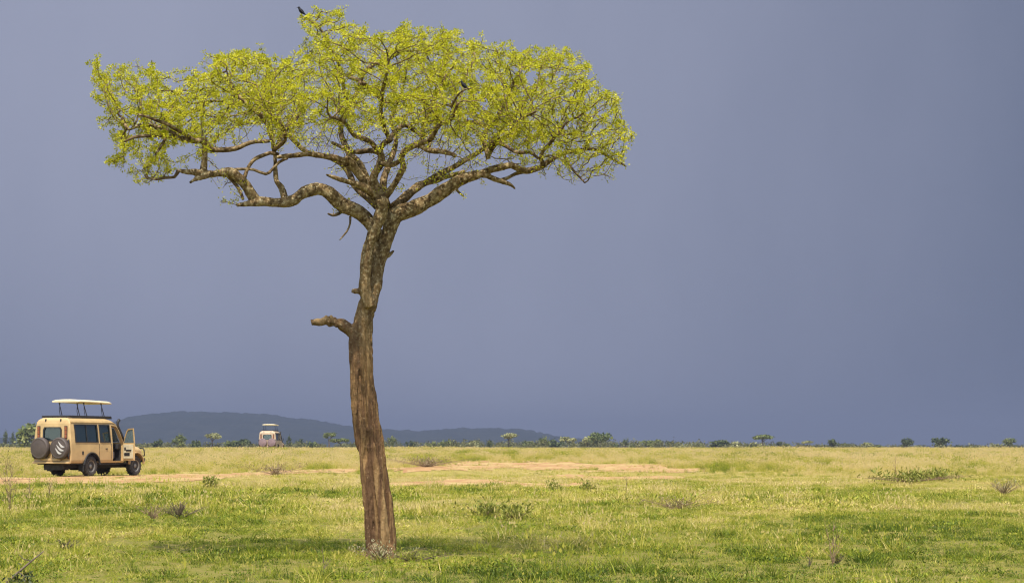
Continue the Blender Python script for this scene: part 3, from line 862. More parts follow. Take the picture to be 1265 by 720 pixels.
def scatter(name, pts, rot, scl, patch, pick, coll):
    """One object: a cloud of points on the ground carrying a grass tuft each."""
    me = bpy.data.meshes.new(name); me.vertices.add(len(pts)); me.vertices.foreach_set('co', np.asarray(pts, np.float32).ravel())
    for nm, dt, arr in (('rot', 'FLOAT', rot), ('scl', 'FLOAT', scl), ('patch', 'FLOAT', patch)):
        at_ = me.attributes.new(nm, dt, 'POINT'); at_.data.foreach_set('value', np.asarray(arr, np.float32))
    at_ = me.attributes.new('pick', 'INT', 'POINT'); at_.data.foreach_set('value', np.asarray(pick, np.int32))
    o = link(name, me)
    g = bpy.data.node_groups.new(name, 'GeometryNodeTree')
    g.interface.new_socket('Geometry', in_out='INPUT', socket_type='NodeSocketGeometry')
    g.interface.new_socket('Geometry', in_out='OUTPUT', socket_type='NodeSocketGeometry')
    gi = g.nodes.new('NodeGroupInput'); go = g.nodes.new('NodeGroupOutput')
    mp_ = g.nodes.new('GeometryNodeMeshToPoints'); g.links.new(gi.outputs[0], mp_.inputs[0])
    ip = g.nodes.new('GeometryNodeInstanceOnPoints'); g.links.new(mp_.outputs[0], ip.inputs['Points'])
    ci = g.nodes.new('GeometryNodeCollectionInfo'); ci.inputs['Collection'].default_value = coll
    ci.inputs['Separate Children'].default_value = True; ci.inputs['Reset Children'].default_value = True
    g.links.new(ci.outputs[0], ip.inputs['Instance']); ip.inputs['Pick Instance'].default_value = True

    def na(nm, dt):
        q = g.nodes.new('GeometryNodeInputNamedAttribute'); q.data_type = dt; q.inputs['Name'].default_value = nm
        return q.outputs['Attribute']
    g.links.new(na('pick', 'INT'), ip.inputs['Instance Index'])
    cx = g.nodes.new('ShaderNodeCombineXYZ'); g.links.new(na('rot', 'FLOAT'), cx.inputs[2])
    e2r = g.nodes.new('FunctionNodeEulerToRotation'); g.links.new(cx.outputs[0], e2r.inputs[0])
    g.links.new(e2r.outputs[0], ip.inputs['Rotation'])
    g.links.new(na('scl', 'FLOAT'), ip.inputs['Scale'])
    g.links.new(ip.outputs[0], go.inputs[0])
    md = o.modifiers.new('scatter', 'NODES'); md.node_group = g
    return tag(o, kind='stuff')


def field(y0, y1, dens, xpad=1.1, seed=0, power=1.0):
    """Random spots in the part of the plain the camera can see, y0..y1 metres away."""
    g = np.random.default_rng(seed)
    k = .2575 * xpad
    area = k * (y1 * y1 - y0 * y0) + 3 * (y1 - y0)
    n = int(area * dens)
    y = np.sqrt(g.random(n) * (y1 * y1 - y0 * y0) + y0 * y0)
    x = (g.random(n) * 2 - 1) * (k * y + 1.5)
    return x, y, g


def patch_tone(x, y):
    """0 lush green ... 1 dry straw: greener close by, drier in the distance, in drifting patches."""
    n1 = fbm(x * .22 + 9, y * .075, 3); n2 = fbm(x * .8 + 3, y * .35 + 8, 3)
    tr = np.interp(y, [15, 20, 24, 32, 42, 55, 75, 110, 200, 600], [.20, .24, .32, .42, .48, .56, .64, .72, .77, .80])
    n3 = fbm(x * 2.6 + 13, y * 1.3 + 5, 2)
    n4 = np.clip((fbm(x * .42 + 21, y * .16 + 4, 3) - .55) * 4, 0, .34) * np.clip((y - 22) / 12, 0, 1)
    return tr + n4 + (n1 - .5) * .75 + (n2 - .5) * .75 + (n3 - .5) * .62


# close, short, green
cA = protos('short_tuft', [(20, .02, .06, .075, .0075, .6, 1), (18, .02, .055, .085, .009, .9, 2), (22, .03, .085, .06, .0065, .5, 3),
                           ('herb', 26, .018, .04, .012, .055, 4), (8, .10, .27, .05, .0050, .5, 5, 4, .3), (18, .05, .14, .055, .007, .8, 6, 3, .05),
                           ('herb', 20, .014, .03, .014, .07, 7, .025), (14, .03, .09, .07, .006, 1.4, 8)])
x, y, g = field(12.5, 36, 105, 1.12, 1)
z = ground_z(x, y); pt = patch_tone(x, y)
dn = fbm(x * 2.3, y * 1.5, 3)
keep = g.random(len(x)) < np.clip((dn - .30) * 5.0, .08, 1)
x, y, z, pt = x[keep], y[keep], z[keep], pt[keep]; m = len(x)
pick = g.choice(8, m, p=[.20, .16, .16, .09, .08, .11, .08, .12])
dry = fbm(x * .5 + 31, y * .3 + 7, 3)
pick = np.where((pick == 4) & (dry < .5), 0, pick)
hum = fbm(x * 1.9 + 50, y * 1.2, 3)
scl = g.uniform(.65, 1.35, m) * np.clip(.1 + 1.8 * hum, .45, 1.8)
pt = pt + g.normal(0, .10, m) + np.where(pick == 4, .28, 0) + np.where(pick == 7, .35, 0) - np.where((pick == 3) | (pick == 6), .16, 0)
scatter('short_grass', np.stack([x, y, z], -1), g.uniform(0, 6.28, m), scl, np.clip(pt, 0, 1), pick, cA)

# middle distance, still short
cB = protos('meadow_tuft', [(30, .03, .09, .16, .013, .6, 11), (26, .03, .08, .20, .016, .9, 12), (30, .04, .12, .13, .011, .5, 13),
                            (18, .10, .26, .09, .009, .4, 14, 4, .4), (24, .06, .18, .10, .011, .6, 15, 3, .1), ('herb', 34, .03, .07, .022, .14, 16, .06), (20, .03, .12, .15, .011, 1.5, 17)])
x, y, g = field(33, 80, 25, 1.12, 2)
z = ground_z(x, y); dm = dirt_mask(x, y, z); pt = patch_tone(x, y)
dn = fbm(x * 1.0, y * .5, 3)
keep = (g.random(len(x)) < np.clip((dn - .28) * 5.0, .12, 1)) & (g.random(len(x)) > np.clip(dm * 1.1, 0, .85))
x, y, z, pt, dm = x[keep], y[keep], z[keep], pt[keep], dm[keep]; m = len(x)
pick = g.choice(7, m, p=[.25, .20, .21, .05, .10, .05, .14])
tall = fbm(x * .30 + 70, y * .12 + 3, 3)
left_low = np.clip((y - 50) / 20, 0, 1)
scl = g.uniform(.6, 1.4, m) * np.clip(.1 + 1.9 * tall, .5, 1.7) * (1 - .35 * left_low) * (1 - .4 * dm)
pick = np.where((pick == 3) & (tall < .48), 1, pick)
pt = pt + g.normal(0, .10, m) + np.where(pick == 3, .26, 0) + np.where(pick == 6, .34, 0)
scatter('meadow_grass', np.stack([x, y, z], -1), g.uniform(0, 6.28, m), scl, np.clip(pt, 0, 1), pick, cB)

# tall dry grass beyond the track
cC = protos('tall_tuft', [(40, .22, .52, .26, .014, .28, 21, 3, .4), (36, .18, .45, .34, .016, .4, 22, 3, .25), (44, .25, .6, .22, .013, .25, 23, 3, .5), (30, .10, .26, .34, .018, .5, 24)])
x, y, g = field(78, 215, 5.2, 1.12, 3)
z = ground_z(x, y); dm = dirt_mask(x, y, z); pt = patch_tone(x, y)
dn = fbm(x * .28, y * .06 + 4, 3)
keep = (g.random(len(x)) < np.clip((dn - .10) * 3.2, .35, 1)) & (g.random(len(x)) > np.clip(dm * 1.1, 0, .85))
# short close to the track so the wheels and the earth stay in view
x, y, z, pt, dn, dm = x[keep], y[keep], z[keep], pt[keep], dn[keep], dm[keep]; m = len(x)
pick = g.choice(4, m, p=[.33, .30, .22, .15])
pxs_ = 632.5 + FPX * x / y
lowz = np.interp(y, [78, 90, 112, 135], [.32, .55, .85, 1.0])
midlow = np.exp(-((pxs_ - 690) / 150) ** 2) * np.clip((150 - y) / 30, 0, 1)       # low turf between the earth patches
scl = g.uniform(.75, 1.25, m) * np.clip(.5 + .9 * fbm(x * .12 + 7, y * .05, 3), .6, 1.3) * lowz * (1 - .60 * midlow) * (1 - .55 * dm)
veh = np.hypot(x + 16.9, (y - 80) * .7) < 3.2
scl = np.where(veh, .25, scl)
pt = pt + g.normal(0, .10, m) + (fbm(x * .8, y * .10 + 2, 3) - .5) * 1.1
forb = g.random(m) < .05 * np.clip(fbm(x * .2, y * .05 + 9, 2) * 4 - 1.2, 0, 2)
pt = np.where(forb, g.uniform(0, .18, m), pt)
scatter('tall_grass', np.stack([x, y, z], -1), g.uniform(0, 6.28, m), scl, np.clip(pt, 0, 1), pick, cC)

cD = protos('far_tuft', [(46, .25, .55, .9, .05, .3, 31, 2), (40, .2, .5, 1.1, .06, .35, 32, 2), (36, .25, .62, .8, .045, .3, 33, 2)])
x, y, g = field(205, 900, .16, 1.1, 4)
z = ground_z(x, y); pt = patch_tone(x, y) + g.normal(0, .14, len(x)) + (fbm(x * .35, y * .03, 3) - .5) * .9; m = len(x)
pt = np.where(g.random(m) < .06, .1, pt)
scatter('far_grass', np.stack([x, y, z], -1), g.uniform(0, 6.28, m), g.uniform(.7, 1.25, m), np.clip(pt, 0, 1), g.integers(0, 3, m), cD)
print('GRASS done')

# ================================================================== SAFARI VEHICLES
def paint_mat(name, c, dust):
    t = NT(name); o_ = t.objco()
    f = t.noise(o_, 2.2, 5, .6); g_ = t.noise(o_, 28, 4, .6)
    s_ = t.n('ShaderNodeSeparateXYZ'); t.l(o_, s_.inputs[0])
    lo = t.n('ShaderNodeMapRange'); t.l(s_.outputs[2], lo.inputs[0])
    lo.inputs[1].default_value = 1.15; lo.inputs[2].default_value = .45; lo.inputs[3].default_value = 0; lo.inputs[4].default_value = .75
    base = t.ramp(f, [(.3, tuple(x * .80 for x in c)), (.7, tuple(min(1, x * 1.10) for x in c))])
    d = t.math('MULTIPLY', lo.outputs[0], t.ramp(g_, [(.3, .35), (.65, 1)]))
    t.bsdf(t.mix(d, base, dust), .42, 0, .45, None)
    return t.m


PAINT = paint_mat('sand_paint', (.485, .335, .152), (.44, .27, .14))
PAINT2 = paint_mat('pale_paint', (.47, .35, .235), (.42, .27, .15))
ROOFM = plain_mat('roof_cream', (.62, .53, .35), .5, vary=.06)
BLACKM = plain_mat('black_plastic', (.022, .021, .022), .55, vary=.3)
RUBBER = plain_mat('tyre_rubber', (.055, .047, .042), .85, spec=.2, vary=.35, scale=9)
STEEL = plain_mat('dusty_steel', (.20, .18, .16), .5, .5, vary=.25)
COVERM = plain_mat('grey_vinyl_cover', (.066, .050, .043), .6, vary=.18, scale=4)
COVERM2 = plain_mat('mauve_vinyl_cover', (.20, .135, .14), .55, vary=.2, scale=4)
STRIPEM = plain_mat('white_print', (.42, .40, .38), .6, vary=.08)
LAMPM = plain_mat('amber_red_lens', (.24, .075, .032), .35, vary=.25, scale=18)
SEATM = plain_mat('grey_seat_cloth', (.21, .18, .18), .9, vary=.2)
SEATD = plain_mat('dark_seat_cloth', (.03, .028, .03), .85, vary=.2)
TRIMM = plain_mat('door_trim', (.52, .45, .30), .7, vary=.12)
CHASSIS = plain_mat('undercarriage', (.030, .024, .020), .9, vary=.4)


def glass_mat(name, tint, dark):
    t = NT(name)
    tr = t.n('ShaderNodeBsdfTransparent'); tr.inputs[0].default_value = tint
    gl = t.n('ShaderNodeBsdfGlossy'); gl.inputs[0].default_value = (.9, .95, 1, 1); gl.inputs[1].default_value = .04
    di = t.n('ShaderNodeBsdfDiffuse'); di.inputs[0].default_value = dark
    fr = t.n('ShaderNodeFresnel'); fr.inputs[0].default_value = 1.7
    a = t.n('ShaderNodeMixShader'); a.inputs[0].default_value = .30; t.l(tr.outputs[0], a.inputs[1]); t.l(di.outputs[0], a.inputs[2])
    b = t.n('ShaderNodeMixShader'); t.l(t.math('ADD', fr.outputs[0], .05, True), b.inputs[0]); t.l(a.outputs[0], b.inputs[1]); t.l(gl.outputs[0], b.inputs[2])
    t.l(b.outputs[0], t.out.inputs[0]); return t.m


GLASS = glass_mat('tinted_glass', (.35, .43, .44, 1), (.02, .05, .055, 1))
SHEEN_GLASS = glass_mat('pale_sheen_glass', (.80, .90, .92, 1), (.42, .56, .60, 1))  # pale blue diffuse puts a white-blue reflection into the glass colour


def yfront(z): return float(np.interp(z, [.5, 1.26, 1.7, 1.95, 2.08, 2.18, 2.27, 2.31], [1.0, 1.0, .80, .66, .54, .36, .10, -.2]))
def yrear(z): return float(np.interp(z, [.5, 1.2, 2.0, 2.2, 2.31], [-2.46, -2.46, -2.43, -2.38, -2.26]))


def shell_ring(off, y=None, end=None):
    pr = [(.86, .52), (.90, .64), (.905, 1.0), (.895, 1.28), (.85, 1.75), (.80, 2.06), (.74, 2.20), (.60, 2.28), (.30, 2.31)]
    pr = [(x - off, (z + off if i == 0 else (z - off if z > 2.0 else z))) for i, (x, z) in enumerate(pr)]
    ring = pr + [(-x, z) for x, z in reversed(pr)]
    if end == 'f': return [Vector((x, yfront(z) - off * 1.2, z)) for x, z in ring]
    if end == 'r': return [Vector((x, yrear(z) + off, z)) for x, z in ring]
    return [Vector((x, y, z)) for x, z in ring]


def shell_loft(rings):
    """Loft with strip caps, so the curved ends stay made of flat faces."""
    m_ = MB(); n = len(rings[0])
    for r_ in rings: m_.v.extend([tuple(p) for p in r_])
    for i in range(len(rings) - 1):
        a = i * n; b = a + n
        m_.f += [(a + k, a + (k + 1) % n, b + (k + 1) % n, b + k) for k in range(n)]
    for base in (0, (len(rings) - 1) * n):
        m_.f += [(base + i, base + i + 1, base + n - 2 - i, base + n - 1 - i) for i in range(n // 2 - 1)]
    return m_


def temp_obj(mb_, bevel=0):
    o = mb_.build('tmp', None, None)
    if bevel:
        b = o.modifiers.new('b', 'BEVEL'); b.width = bevel; b.segments = 3; b.limit_method = 'ANGLE'; b.angle_limit = R(30)
        me_ = baked(o); o = link('tmp', me_)
    return o


def prism_x(pts, x0, x1):
    m_ = MB(); m_.loft([[Vector((x0, y, z)) for y, z in pts], [Vector((x1, y, z)) for y, z in pts]]); return m_


def prism_y(pts, y0, y1):
    m_ = MB(); m_.loft([[Vector((x, y0, z)) for x, z in pts], [Vector((x, y1, z)) for x, z in pts]]); return m_


def side_x(z, off=0.0):                       # half width of the body at height z
    return float(np.interp(z, [.52, .64, 1.0, 1.28, 1.75, 2.06], [.86, .90, .905, .895, .85, .80])) + off


WIN_SIDE = [[(-2.17, 1.33), (-.72, 1.33), (-.72, 2.03), (-2.17, 2.03)], [(-.60, 1.33), (.08, 1.33), (.08, 2.03), (-.60, 2.03)]]
DOOR = [(.22, .60), (.95, .60), (.97, 1.26), (.80, 1.58), (.62, 1.90), (.50, 1.98), (.22, 2.00)]
REAR_WIN = [(-.44, 1.40), (.44, 1.40), (.44, 1.82), (.38, 1.92), (-.38, 1.92), (-.44, 1.82)]
AX_R, AX_F, TYRE = -1.14, 1.80, .395


def body_mesh():
    out = shell_loft([shell_ring(0, end='r')] + [shell_ring(0, y) for y in (-2.1, -1.2, -.4, -.25)] + [shell_ring(0, end='f')])
    o = temp_obj(out, .035)
    inn = shell_loft([shell_ring(.055, end='r')] + [shell_ring(.055, y) for y in (-2.1, -.4, -.3)] + [shell_ring(.055, end='f')])
    cutters = [temp_obj(inn)]
    for p in WIN_SIDE: cutters.append(temp_obj(prism_x(p, -1.2, 1.2)))
    cutters.append(temp_obj(prism_x(DOOR, .55, 1.2)))
    cutters.append(temp_obj(prism_x([(.30, 1.32), (.90, 1.32), (.60, 1.90), (.30, 1.92)], -1.2, -.5)))
    cutters.append(temp_obj(prism_y(REAR_WIN, -2.8, -2.2)))
    cutters.append(temp_obj(prism_y([(-.72, 1.34), (.72, 1.34), (.66, 1.92), (-.66, 1.92)], .35, 1.3)))
    for s_ in (-1, 1):
        c = MB(); c.lathe([(s_ * .58, .50), (s_ * 1.1, .50)], 'x', (0, AX_R, TYRE + .03), 32); cutters.append(temp_obj(c))
    for c in cutters:
        b = o.modifiers.new('d', 'BOOLEAN'); b.operation = 'DIFFERENCE'; b.object = c; b.solver = 'EXACT'
    # roof hatch opening
    h = MB(); h.box((0, -.72, 2.3), (1.04, 2.3, .3)); h = temp_obj(h); cutters.append(h)
    b = o.modifiers.new('d', 'BOOLEAN'); b.operation = 'DIFFERENCE'; b.object = h; b.solver = 'EXACT'
    me_ = baked(o)
    for c in cutters: bpy.data.objects.remove(c)
    return me_


def hood_mesh():
    def ring(y, k, dz=0): return [Vector((x * k, y, z + dz)) for x, z in [(.87, .60), (.89, .80), (.885, 1.06), (.83, 1.13), (.70, 1.21), (.35, 1.265), (-.35, 1.265), (-.70, 1.21), (-.83, 1.13), (-.885, 1.06), (-.89, .80), (-.87, .60)]]
    m_ = MB(); m_.loft([ring(.99, 1), ring(1.5, 1, -.005), ring(2.05, .985, -.04), ring(2.22, .96, -.07), ring(2.27, .93, -.1)])
    o = temp_obj(m_, .03); cs = []
    for s_ in (-1, 1):
        c = MB(); c.lathe([(s_ * .52, .50), (s_ * 1.1, .50)], 'x', (0, AX_F, TYRE + .04), 32); cs.append(temp_obj(c))
        b = o.modifiers.new('d', 'BOOLEAN'); b.operation = 'DIFFERENCE'; b.object = cs[-1]; b.solver = 'EXACT'
    me_ = baked(o)
    for c in cs: bpy.data.objects.remove(c)
    return me_


def ring_frame(pts, th, place, depth):
    """Flat frame around an outline: pts outline (2D), place maps (a,b,offset) to 3D."""
    c = Vector((sum(p[0] for p in pts) / len(pts), sum(p[1] for p in pts) / len(pts)))
    m_ = MB(); n_ = len(pts)
    inner = [Vector(p) + (c - Vector(p)).normalized() * th for p in pts]
    outer = [Vector(p) - (c - Vector(p)).normalized() * .012 for p in pts]
    vs = [place(q.x, q.y, d_) for ring in (outer, inner) for q in ring for d_ in (0, depth)]
    fs = []
    for i in range(n_):
        j = (i + 1) % n_; O = lambda k, d_: 2 * k + d_; I = lambda k, d_: 2 * n_ + 2 * k + d_
        fs += [(O(i, 1), O(j, 1), I(j, 1), I(i, 1)), (O(i, 0), I(i, 0), I(j, 0), O(j, 0)), (O(i, 0), O(j, 0), O(j, 1), O(i, 1)), (I(i, 0), I(i, 1), I(j, 1), I(j, 0))]
    m_.face_block(vs, fs); return m_


BODY_ME = body_mesh(); HOOD_ME = hood_mesh()


def wheel(root, x, y, z, s_):
    tz = MB(); w_ = .25
    tz.lathe([(-w_ / 2 * .7, .235), (-w_ / 2, .27), (-w_ / 2, .35), (-w_ / 2 * .8, .385), (-w_ * .2, .395), (w_ * .2, .395), (w_ / 2 * .8, .385), (w_ / 2, .35), (w_ / 2, .27), (w_ / 2 * .7, .235)], 'x', n=36)
    for k in range(36):                                    # tread lugs
        a = 2 * math.pi * k / 36
        tz.box((((-1) ** k) * w_ * .22, math.cos(a) * .394, math.sin(a) * .394), (w_ * .46, .040, .026), Matrix.Rotation(a - math.pi / 2, 3, 'X'))
    hub = empty_part('wheel', root, (x, y, z))
    tz.build('tyre', RUBBER, hub, smooth=False)
    rm_ = MB(); o = s_
    rm_.lathe([(o * .02, .235), (o * .115, .238), (o * .10, .205), (o * .045, .19), (o * .05, .10), (o * .09, .085), (o * .11, .05), (o * .115, .02)], 'x', n=28)
    for k in range(8):
        a = 2 * math.pi * k / 8
        rm_.lathe([(o * .04, .026), (o * .054, .024)], 'x', (0, math.cos(a) * .15, math.sin(a) * .15), 10)
    rm_.build('rim', STEEL, hub)
    return hub


def empty_part(name, root, loc):
    o = bpy.data.objects.new(name, None); COL.objects.link(o); o.parent = root; o.location = loc; o.empty_display_size = .1
    return o


STRIPES = [((.02, .25), (.31, .05)), ((-.07, .13), (.28, -.09)), ((-.12, .00), (.17, -.20))]


def vehicle(name, label, loc, rz, paint, cover, door_open, stripes):
    v = empty(name, loc, rz, label, 'safari vehicle', 'safari vehicles on the plain')
    me_ = BODY_ME if paint is PAINT else BODY_ME.copy()
    o = link('body', me_, paint, v)
    me_ = HOOD_ME if paint is PAINT else HOOD_ME.copy()
    link('hood', me_, paint, v)
    # chassis, floor and inner panels
    m_ = MB(); m_.box((0, -.25, .50), (1.62, 4.2, .07)); m_.box((.42, -.1, .40), (.10, 4.6, .16)); m_.box((-.42, -.1, .40), (.10, 4.6, .16))
    m_.box((0, AX_R, .40), (1.3, .12, .12)); m_.box((0, AX_F, .40), (1.3, .12, .12)); m_.lathe([(-.18, .16), (.18, .16)], 'x', (.05, AX_R, .40), 16)
    m_.box((0, .3, .34), (.5, .9, .14)); m_.box((0, -2.2, .36), (.9, .4, .22)); m_.box((-.3, -.3, .38), (.35, 1.2, .20))
    m_.tube([(.3, -1.0, .33), (.35, -1.9, .34), (.5, -2.42, .36)], [.035, .035, .035], 8)
    m_.build('chassis', CHASSIS, v, bevel=.01, seg=1)
    for s_ in (-1, 1):
        m_ = MB(); m_.box((s_ * .80, -.02 + .0, .475), (.10, 1.55, .05)); m_.box((s_ * .70, .3, .50), (.2, .08, .05)); m_.box((s_ * .70, -.4, .50), (.2, .08, .05))
        m_.build('side_step', BLACKM, v, bevel=.012)
    m_ = MB(); m_.box((0, -2.50, .545), (1.74, .16, .085)); m_.box((0, -2.53, .66), (.9, .05, .10))
    m_.build('rear_bumper', paint, v, bevel=.02)
    m_ = MB(); m_.box((0, 2.40, .62), (1.72, .14, .18)); m_.build('front_bumper', BLACKM, v, bevel=.03)
    m_ = MB()
    for s_ in (-1, 1): m_.tube([(s_ * .42, 2.44, .60), (s_ * .44, 2.50, .95), (s_ * .44, 2.44, 1.16)], [.032] * 3, 10); m_.tube([(s_ * .44, 2.49, .76), (s_ * .84, 2.44, .80), (s_ * .88, 2.36, 1.0), (s_ * .80, 2.40, 1.10), (s_ * .44, 2.46, 1.10)], [.026] * 5, 10)
    m_.tube([(-.44, 2.44, 1.16), (.44, 2.44, 1.16)], [.032] * 2, 10); m_.tube([(-.44, 2.49, .86), (.44, 2.49, .86)], [.026] * 2, 10)
    m_.build('bull_bar', BLACKM, v, smooth=True)
    m_ = MB(); m_.box((0, 2.285, .96), (.86, .03, .26))
    for k in range(5): m_.box((0, 2.305, .87 + .045 * k), (.82, .02, .018))
    m_.build('grille', BLACKM, v)
    for s_ in (-1, 1):
        m_ = MB(); m_.lathe([(0, .10), (.03, .105), (.05, .07), (.06, .02)], 'y', (s_ * .58, 2.27, .96), 20); m_.build('headlight', SHEEN_GLASS, v)
    # wheels
    for s_ in (-1, 1):
        wheel(v, s_ * .755, AX_R, TYRE, s_); wheel(v, s_ * .755, AX_F, TYRE, s_)
        m_ = MB(); m_.box((s_ * .76, AX_R - .50, .38), (.27, .015, .36)); m_.build('mudflap', BLACKM, v, bevel=.004, seg=1)
        arc = [(math.cos(a) * .505, math.sin(a) * .505) for a in np.linspace(.05, math.pi - .05, 17)]
        for ax_y, zz in ((AX_R, TYRE + .03), (AX_F, TYRE + .04)):
            m_ = MB(); rings = []
            for cy_, sz_ in arc:
                k = .93
                p1 = Vector((s_ * .86, ax_y + cy_ * k, zz + sz_ * k)); p2 = Vector((s_ * .945, ax_y + cy_ * k, zz + sz_ * k)); p3 = Vector((s_ * .945, ax_y + cy_ * 1.03, zz + sz_ * 1.03)); p4 = Vector((s_ * .86, ax_y + cy_ * 1.05, zz + sz_ * 1.05))
                rings.append([p1, p2, p3, p4])
            m_.loft(rings); m_.build('wheel_arch', BLACKM if ax_y == AX_R else paint, v, bevel=.008, seg=1)
    # side windows
    for s_ in (-1, 1):
        for p in WIN_SIDE:
            fr = ring_frame(p, .050, lambda a, b, d_, s_=s_: (s_ * side_x(b, .004 + d_), a, b), .018).build('window', BLACKM, v)
            m_ = MB(); m_.face_block([(s_ * side_x(b, -.022 + d_), a, b) for d_ in (0, .006) for a, b in p],
                                     [tuple(range(4)), tuple(range(4, 8))] + [(i, (i + 1) % 4, 4 + (i + 1) % 4, 4 + i) for i in range(4)])
            m_.build('pane', GLASS, fr)
            if p is WIN_SIDE[0]:
                m_ = MB(); ym = -1.42; m_.box((s_ * side_x(1.68, -.005), ym, 1.68), (.02, .035, .70), Matrix.Rotation(s_ * -.13, 3, 'Y')); m_.build('window_bar', BLACKM, fr)
    fr = ring_frame(REAR_WIN, .055, lambda a, b, d_: (a, yrear(b) - .004 - d_, b), .018).build('rear_window', BLACKM, v)
    m_ = MB(); n_ = len(REAR_WIN)
    m_.face_block([(a, yrear(b) + .02 - d_, b) for d_ in (0, .006) for a, b in REAR_WIN], [tuple(range(n_)), tuple(range(n_, 2 * n_))] + [(i, (i + 1) % n_, n_ + (i + 1) % n_, n_ + i) for i in range(n_)])
    m_.build('pane', GLASS, fr)
    m_ = MB(); q = [(-.70, 1.35), (.70, 1.35), (.64, 1.90), (-.64, 1.90)]
    m_.face_block([(a, yfront(b) - .05 + d_, b) for d_ in (0, .006) for a, b in q], [(0, 1, 2, 3), (4, 5, 6, 7)] + [(i, (i + 1) % 4, 4 + (i + 1) % 4, 4 + i) for i in range(4)])
    m_.build('windscreen', SHEEN_GLASS, v)
    # rear: tall lamp panels, low lamps, door seam, latches
    for s_ in (-1, 1):
        m_ = MB(); z0 = 1.72; m_.box((s_ * .65, yrear(z0) - .012, z0), (.14, .03, .50)); f_ = m_.build('rear_lamp', BLACKM, v, bevel=.012)
        m_ = MB()
        for k in range(3): m_.box((s_ * .65, yrear(z0) - .030, 1.565 + .155 * k), (.10, .018, .14))
        m_.build('lens', LAMPM, f_, bevel=.006)
        m_ = MB(); m_.box((s_ * .78, -2.475, .78), (.12, .03, .20)); m_.build('tail_light', LAMPM, v, bevel=.01)
        m_ = MB(); m_.box((s_ * .36, yrear(2.2) - .01, 2.19), (.05, .05, .10)); m_.build('roof_latch', BLACKM, v, bevel=.008)
    m_ = MB(); m_.box((0, -2.468, 1.0), (.014, .014, .75)); m_.box((.0, -2.47, .70), (1.45, .016, .014)); m_.build('rear_door_seam', BLACKM, v)
    for s_ in (-1, 1):
        m_ = MB(); m_.loft([[Vector((s_ * x_, y_, z_ + dz_)) for x_, z_ in ((.775, 2.115), (.815, 2.10), (.815, 2.125), (.775, 2.14))] for y_, dz_ in ((-2.36, 0), (-1, .0), (.30, 0), (.52, -.06))]); m_.build('rain_gutter', paint, v)
    # spare wheels on the back
    for s_ in (-1, 1):
        h = empty_part('spare_wheel', v, (s_ * .47 + .02, -2.58, 1.10))
        m_ = MB(); m_.lathe([(.10, .20), (.10, .36), (.07, .405), (-.05, .415), (-.115, .395)], 'y', n=40); m_.build('tyre', RUBBER, h, smooth=False)
        m_ = MB(); m_.lathe([(.06, .421), (-.06, .428), (-.118, .412), (-.145, .385), (-.150, .355), (-.142, .34), (-.150, .32), (-.155, .1)], 'y', n=44)
        c_ = m_.build('cover', cover, h, smooth=True)
        if stripes and s_ == 1:
            for k, (r0, a0, a1) in enumerate(((.30, .55, -.75), (.21, .35, -1.0), (.12, .1, -1.3))):
                m_ = MB(); L, Rr = [], []
                (xa, za), (xb, zb) = STRIPES[k]
                for u in np.linspace(0, 1, 12):
                    cx_ = xa + (xb - xa) * u; cz_ = za + (zb - za) * u - .07 * math.sin(math.pi * u)
                    wv = .034 * math.sin(math.pi * (.06 + .90 * u)) + .003
                    L.append((cx_ + wv * .5, -.160, cz_ + wv)); Rr.append((cx_ - wv * .5, -.160, cz_ - wv))
                n_ = len(L); vs_ = L + Rr + [(a, b + .008, c) for a, b, c in L + Rr]
                fs_ = [(i, i + 1, n_ + i + 1, n_ + i) for i in range(n_ - 1)] + [(2 * n_ + i, 3 * n_ + i, 3 * n_ + i + 1, 2 * n_ + i + 1) for i in range(n_ - 1)]
                fs_ += [(i, 2 * n_ + i, 2 * n_ + i + 1, i + 1) for i in range(n_ - 1)] + [(n_ + i, n_ + i + 1, 3 * n_ + i + 1, 3 * n_ + i) for i in range(n_ - 1)]
                m_.face_block(vs_, fs_); m_.build('printed_stripe', STRIPEM, c_)
        m_ = MB(); m_.tube([(s_ * .80, -2.50, .70), (s_ * .86, -2.56, .80), (s_ * .86, -2.56, 1.38), (s_ * .80, -2.48, 1.42)], [.035] * 4, 8); m_.box((s_ * .55, -2.50, 1.10), (.56, .06, .10)); m_.build('spare_wheel_carrier', BLACKM, v, bevel=.008, seg=1)
    # driver's door on the right
    hinge = Vector((.895, .96, 0))
    d = empty_part('front_door', v, hinge); d.rotation_euler = (0, 0, R(73) if door_open else 0)
    low = [(-.73, .61), (-.01, .61), (.0, 1.28), (-.73, 1.28)]
    m_ = MB(); m_.loft([[Vector((x_, a, b)) for a, b in low] for x_ in (-.055, .004)])
    m_.build('door_panel', paint, d, bevel=.015)
    m_ = MB(); m_.box((-.064, -.37, .97), (.018, .62, .56)); m_.build('door_trim', TRIMM, d, bevel=.01)
    m_ = MB(); m_.box((-.082, -.42, 1.02), (.03, .34, .06)); m_.box((-.078, -.30, .86), (.02, .36, .12)); m_.box((-.078, -.18, 1.08), (.02, .10, .12)); m_.build('armrest', BLACKM, d, bevel=.01)
    wnd = [(-.73, 1.28), (.0, 1.28), (-.14, 1.56), (-.28, 1.78), (-.40, 1.87), (-.73, 1.89)]
    fr = ring_frame(wnd, .05, lambda a, b, d_: (side_x(b) - .895 - .035 + d_, a, b), .035).build('door_window', paint, d)
    m_ = MB(); n_ = len(wnd)
    m_.face_block([(side_x(b) - .915 + d_, a, b) for d_ in (0, .006) for a, b in wnd], [tuple(range(n_)), tuple(range(n_, 2 * n_))] + [(i, (i + 1) % n_, n_ + (i + 1) % n_, n_ + i) for i in range(n_)])
    m_.build('pane', SHEEN_GLASS, fr)
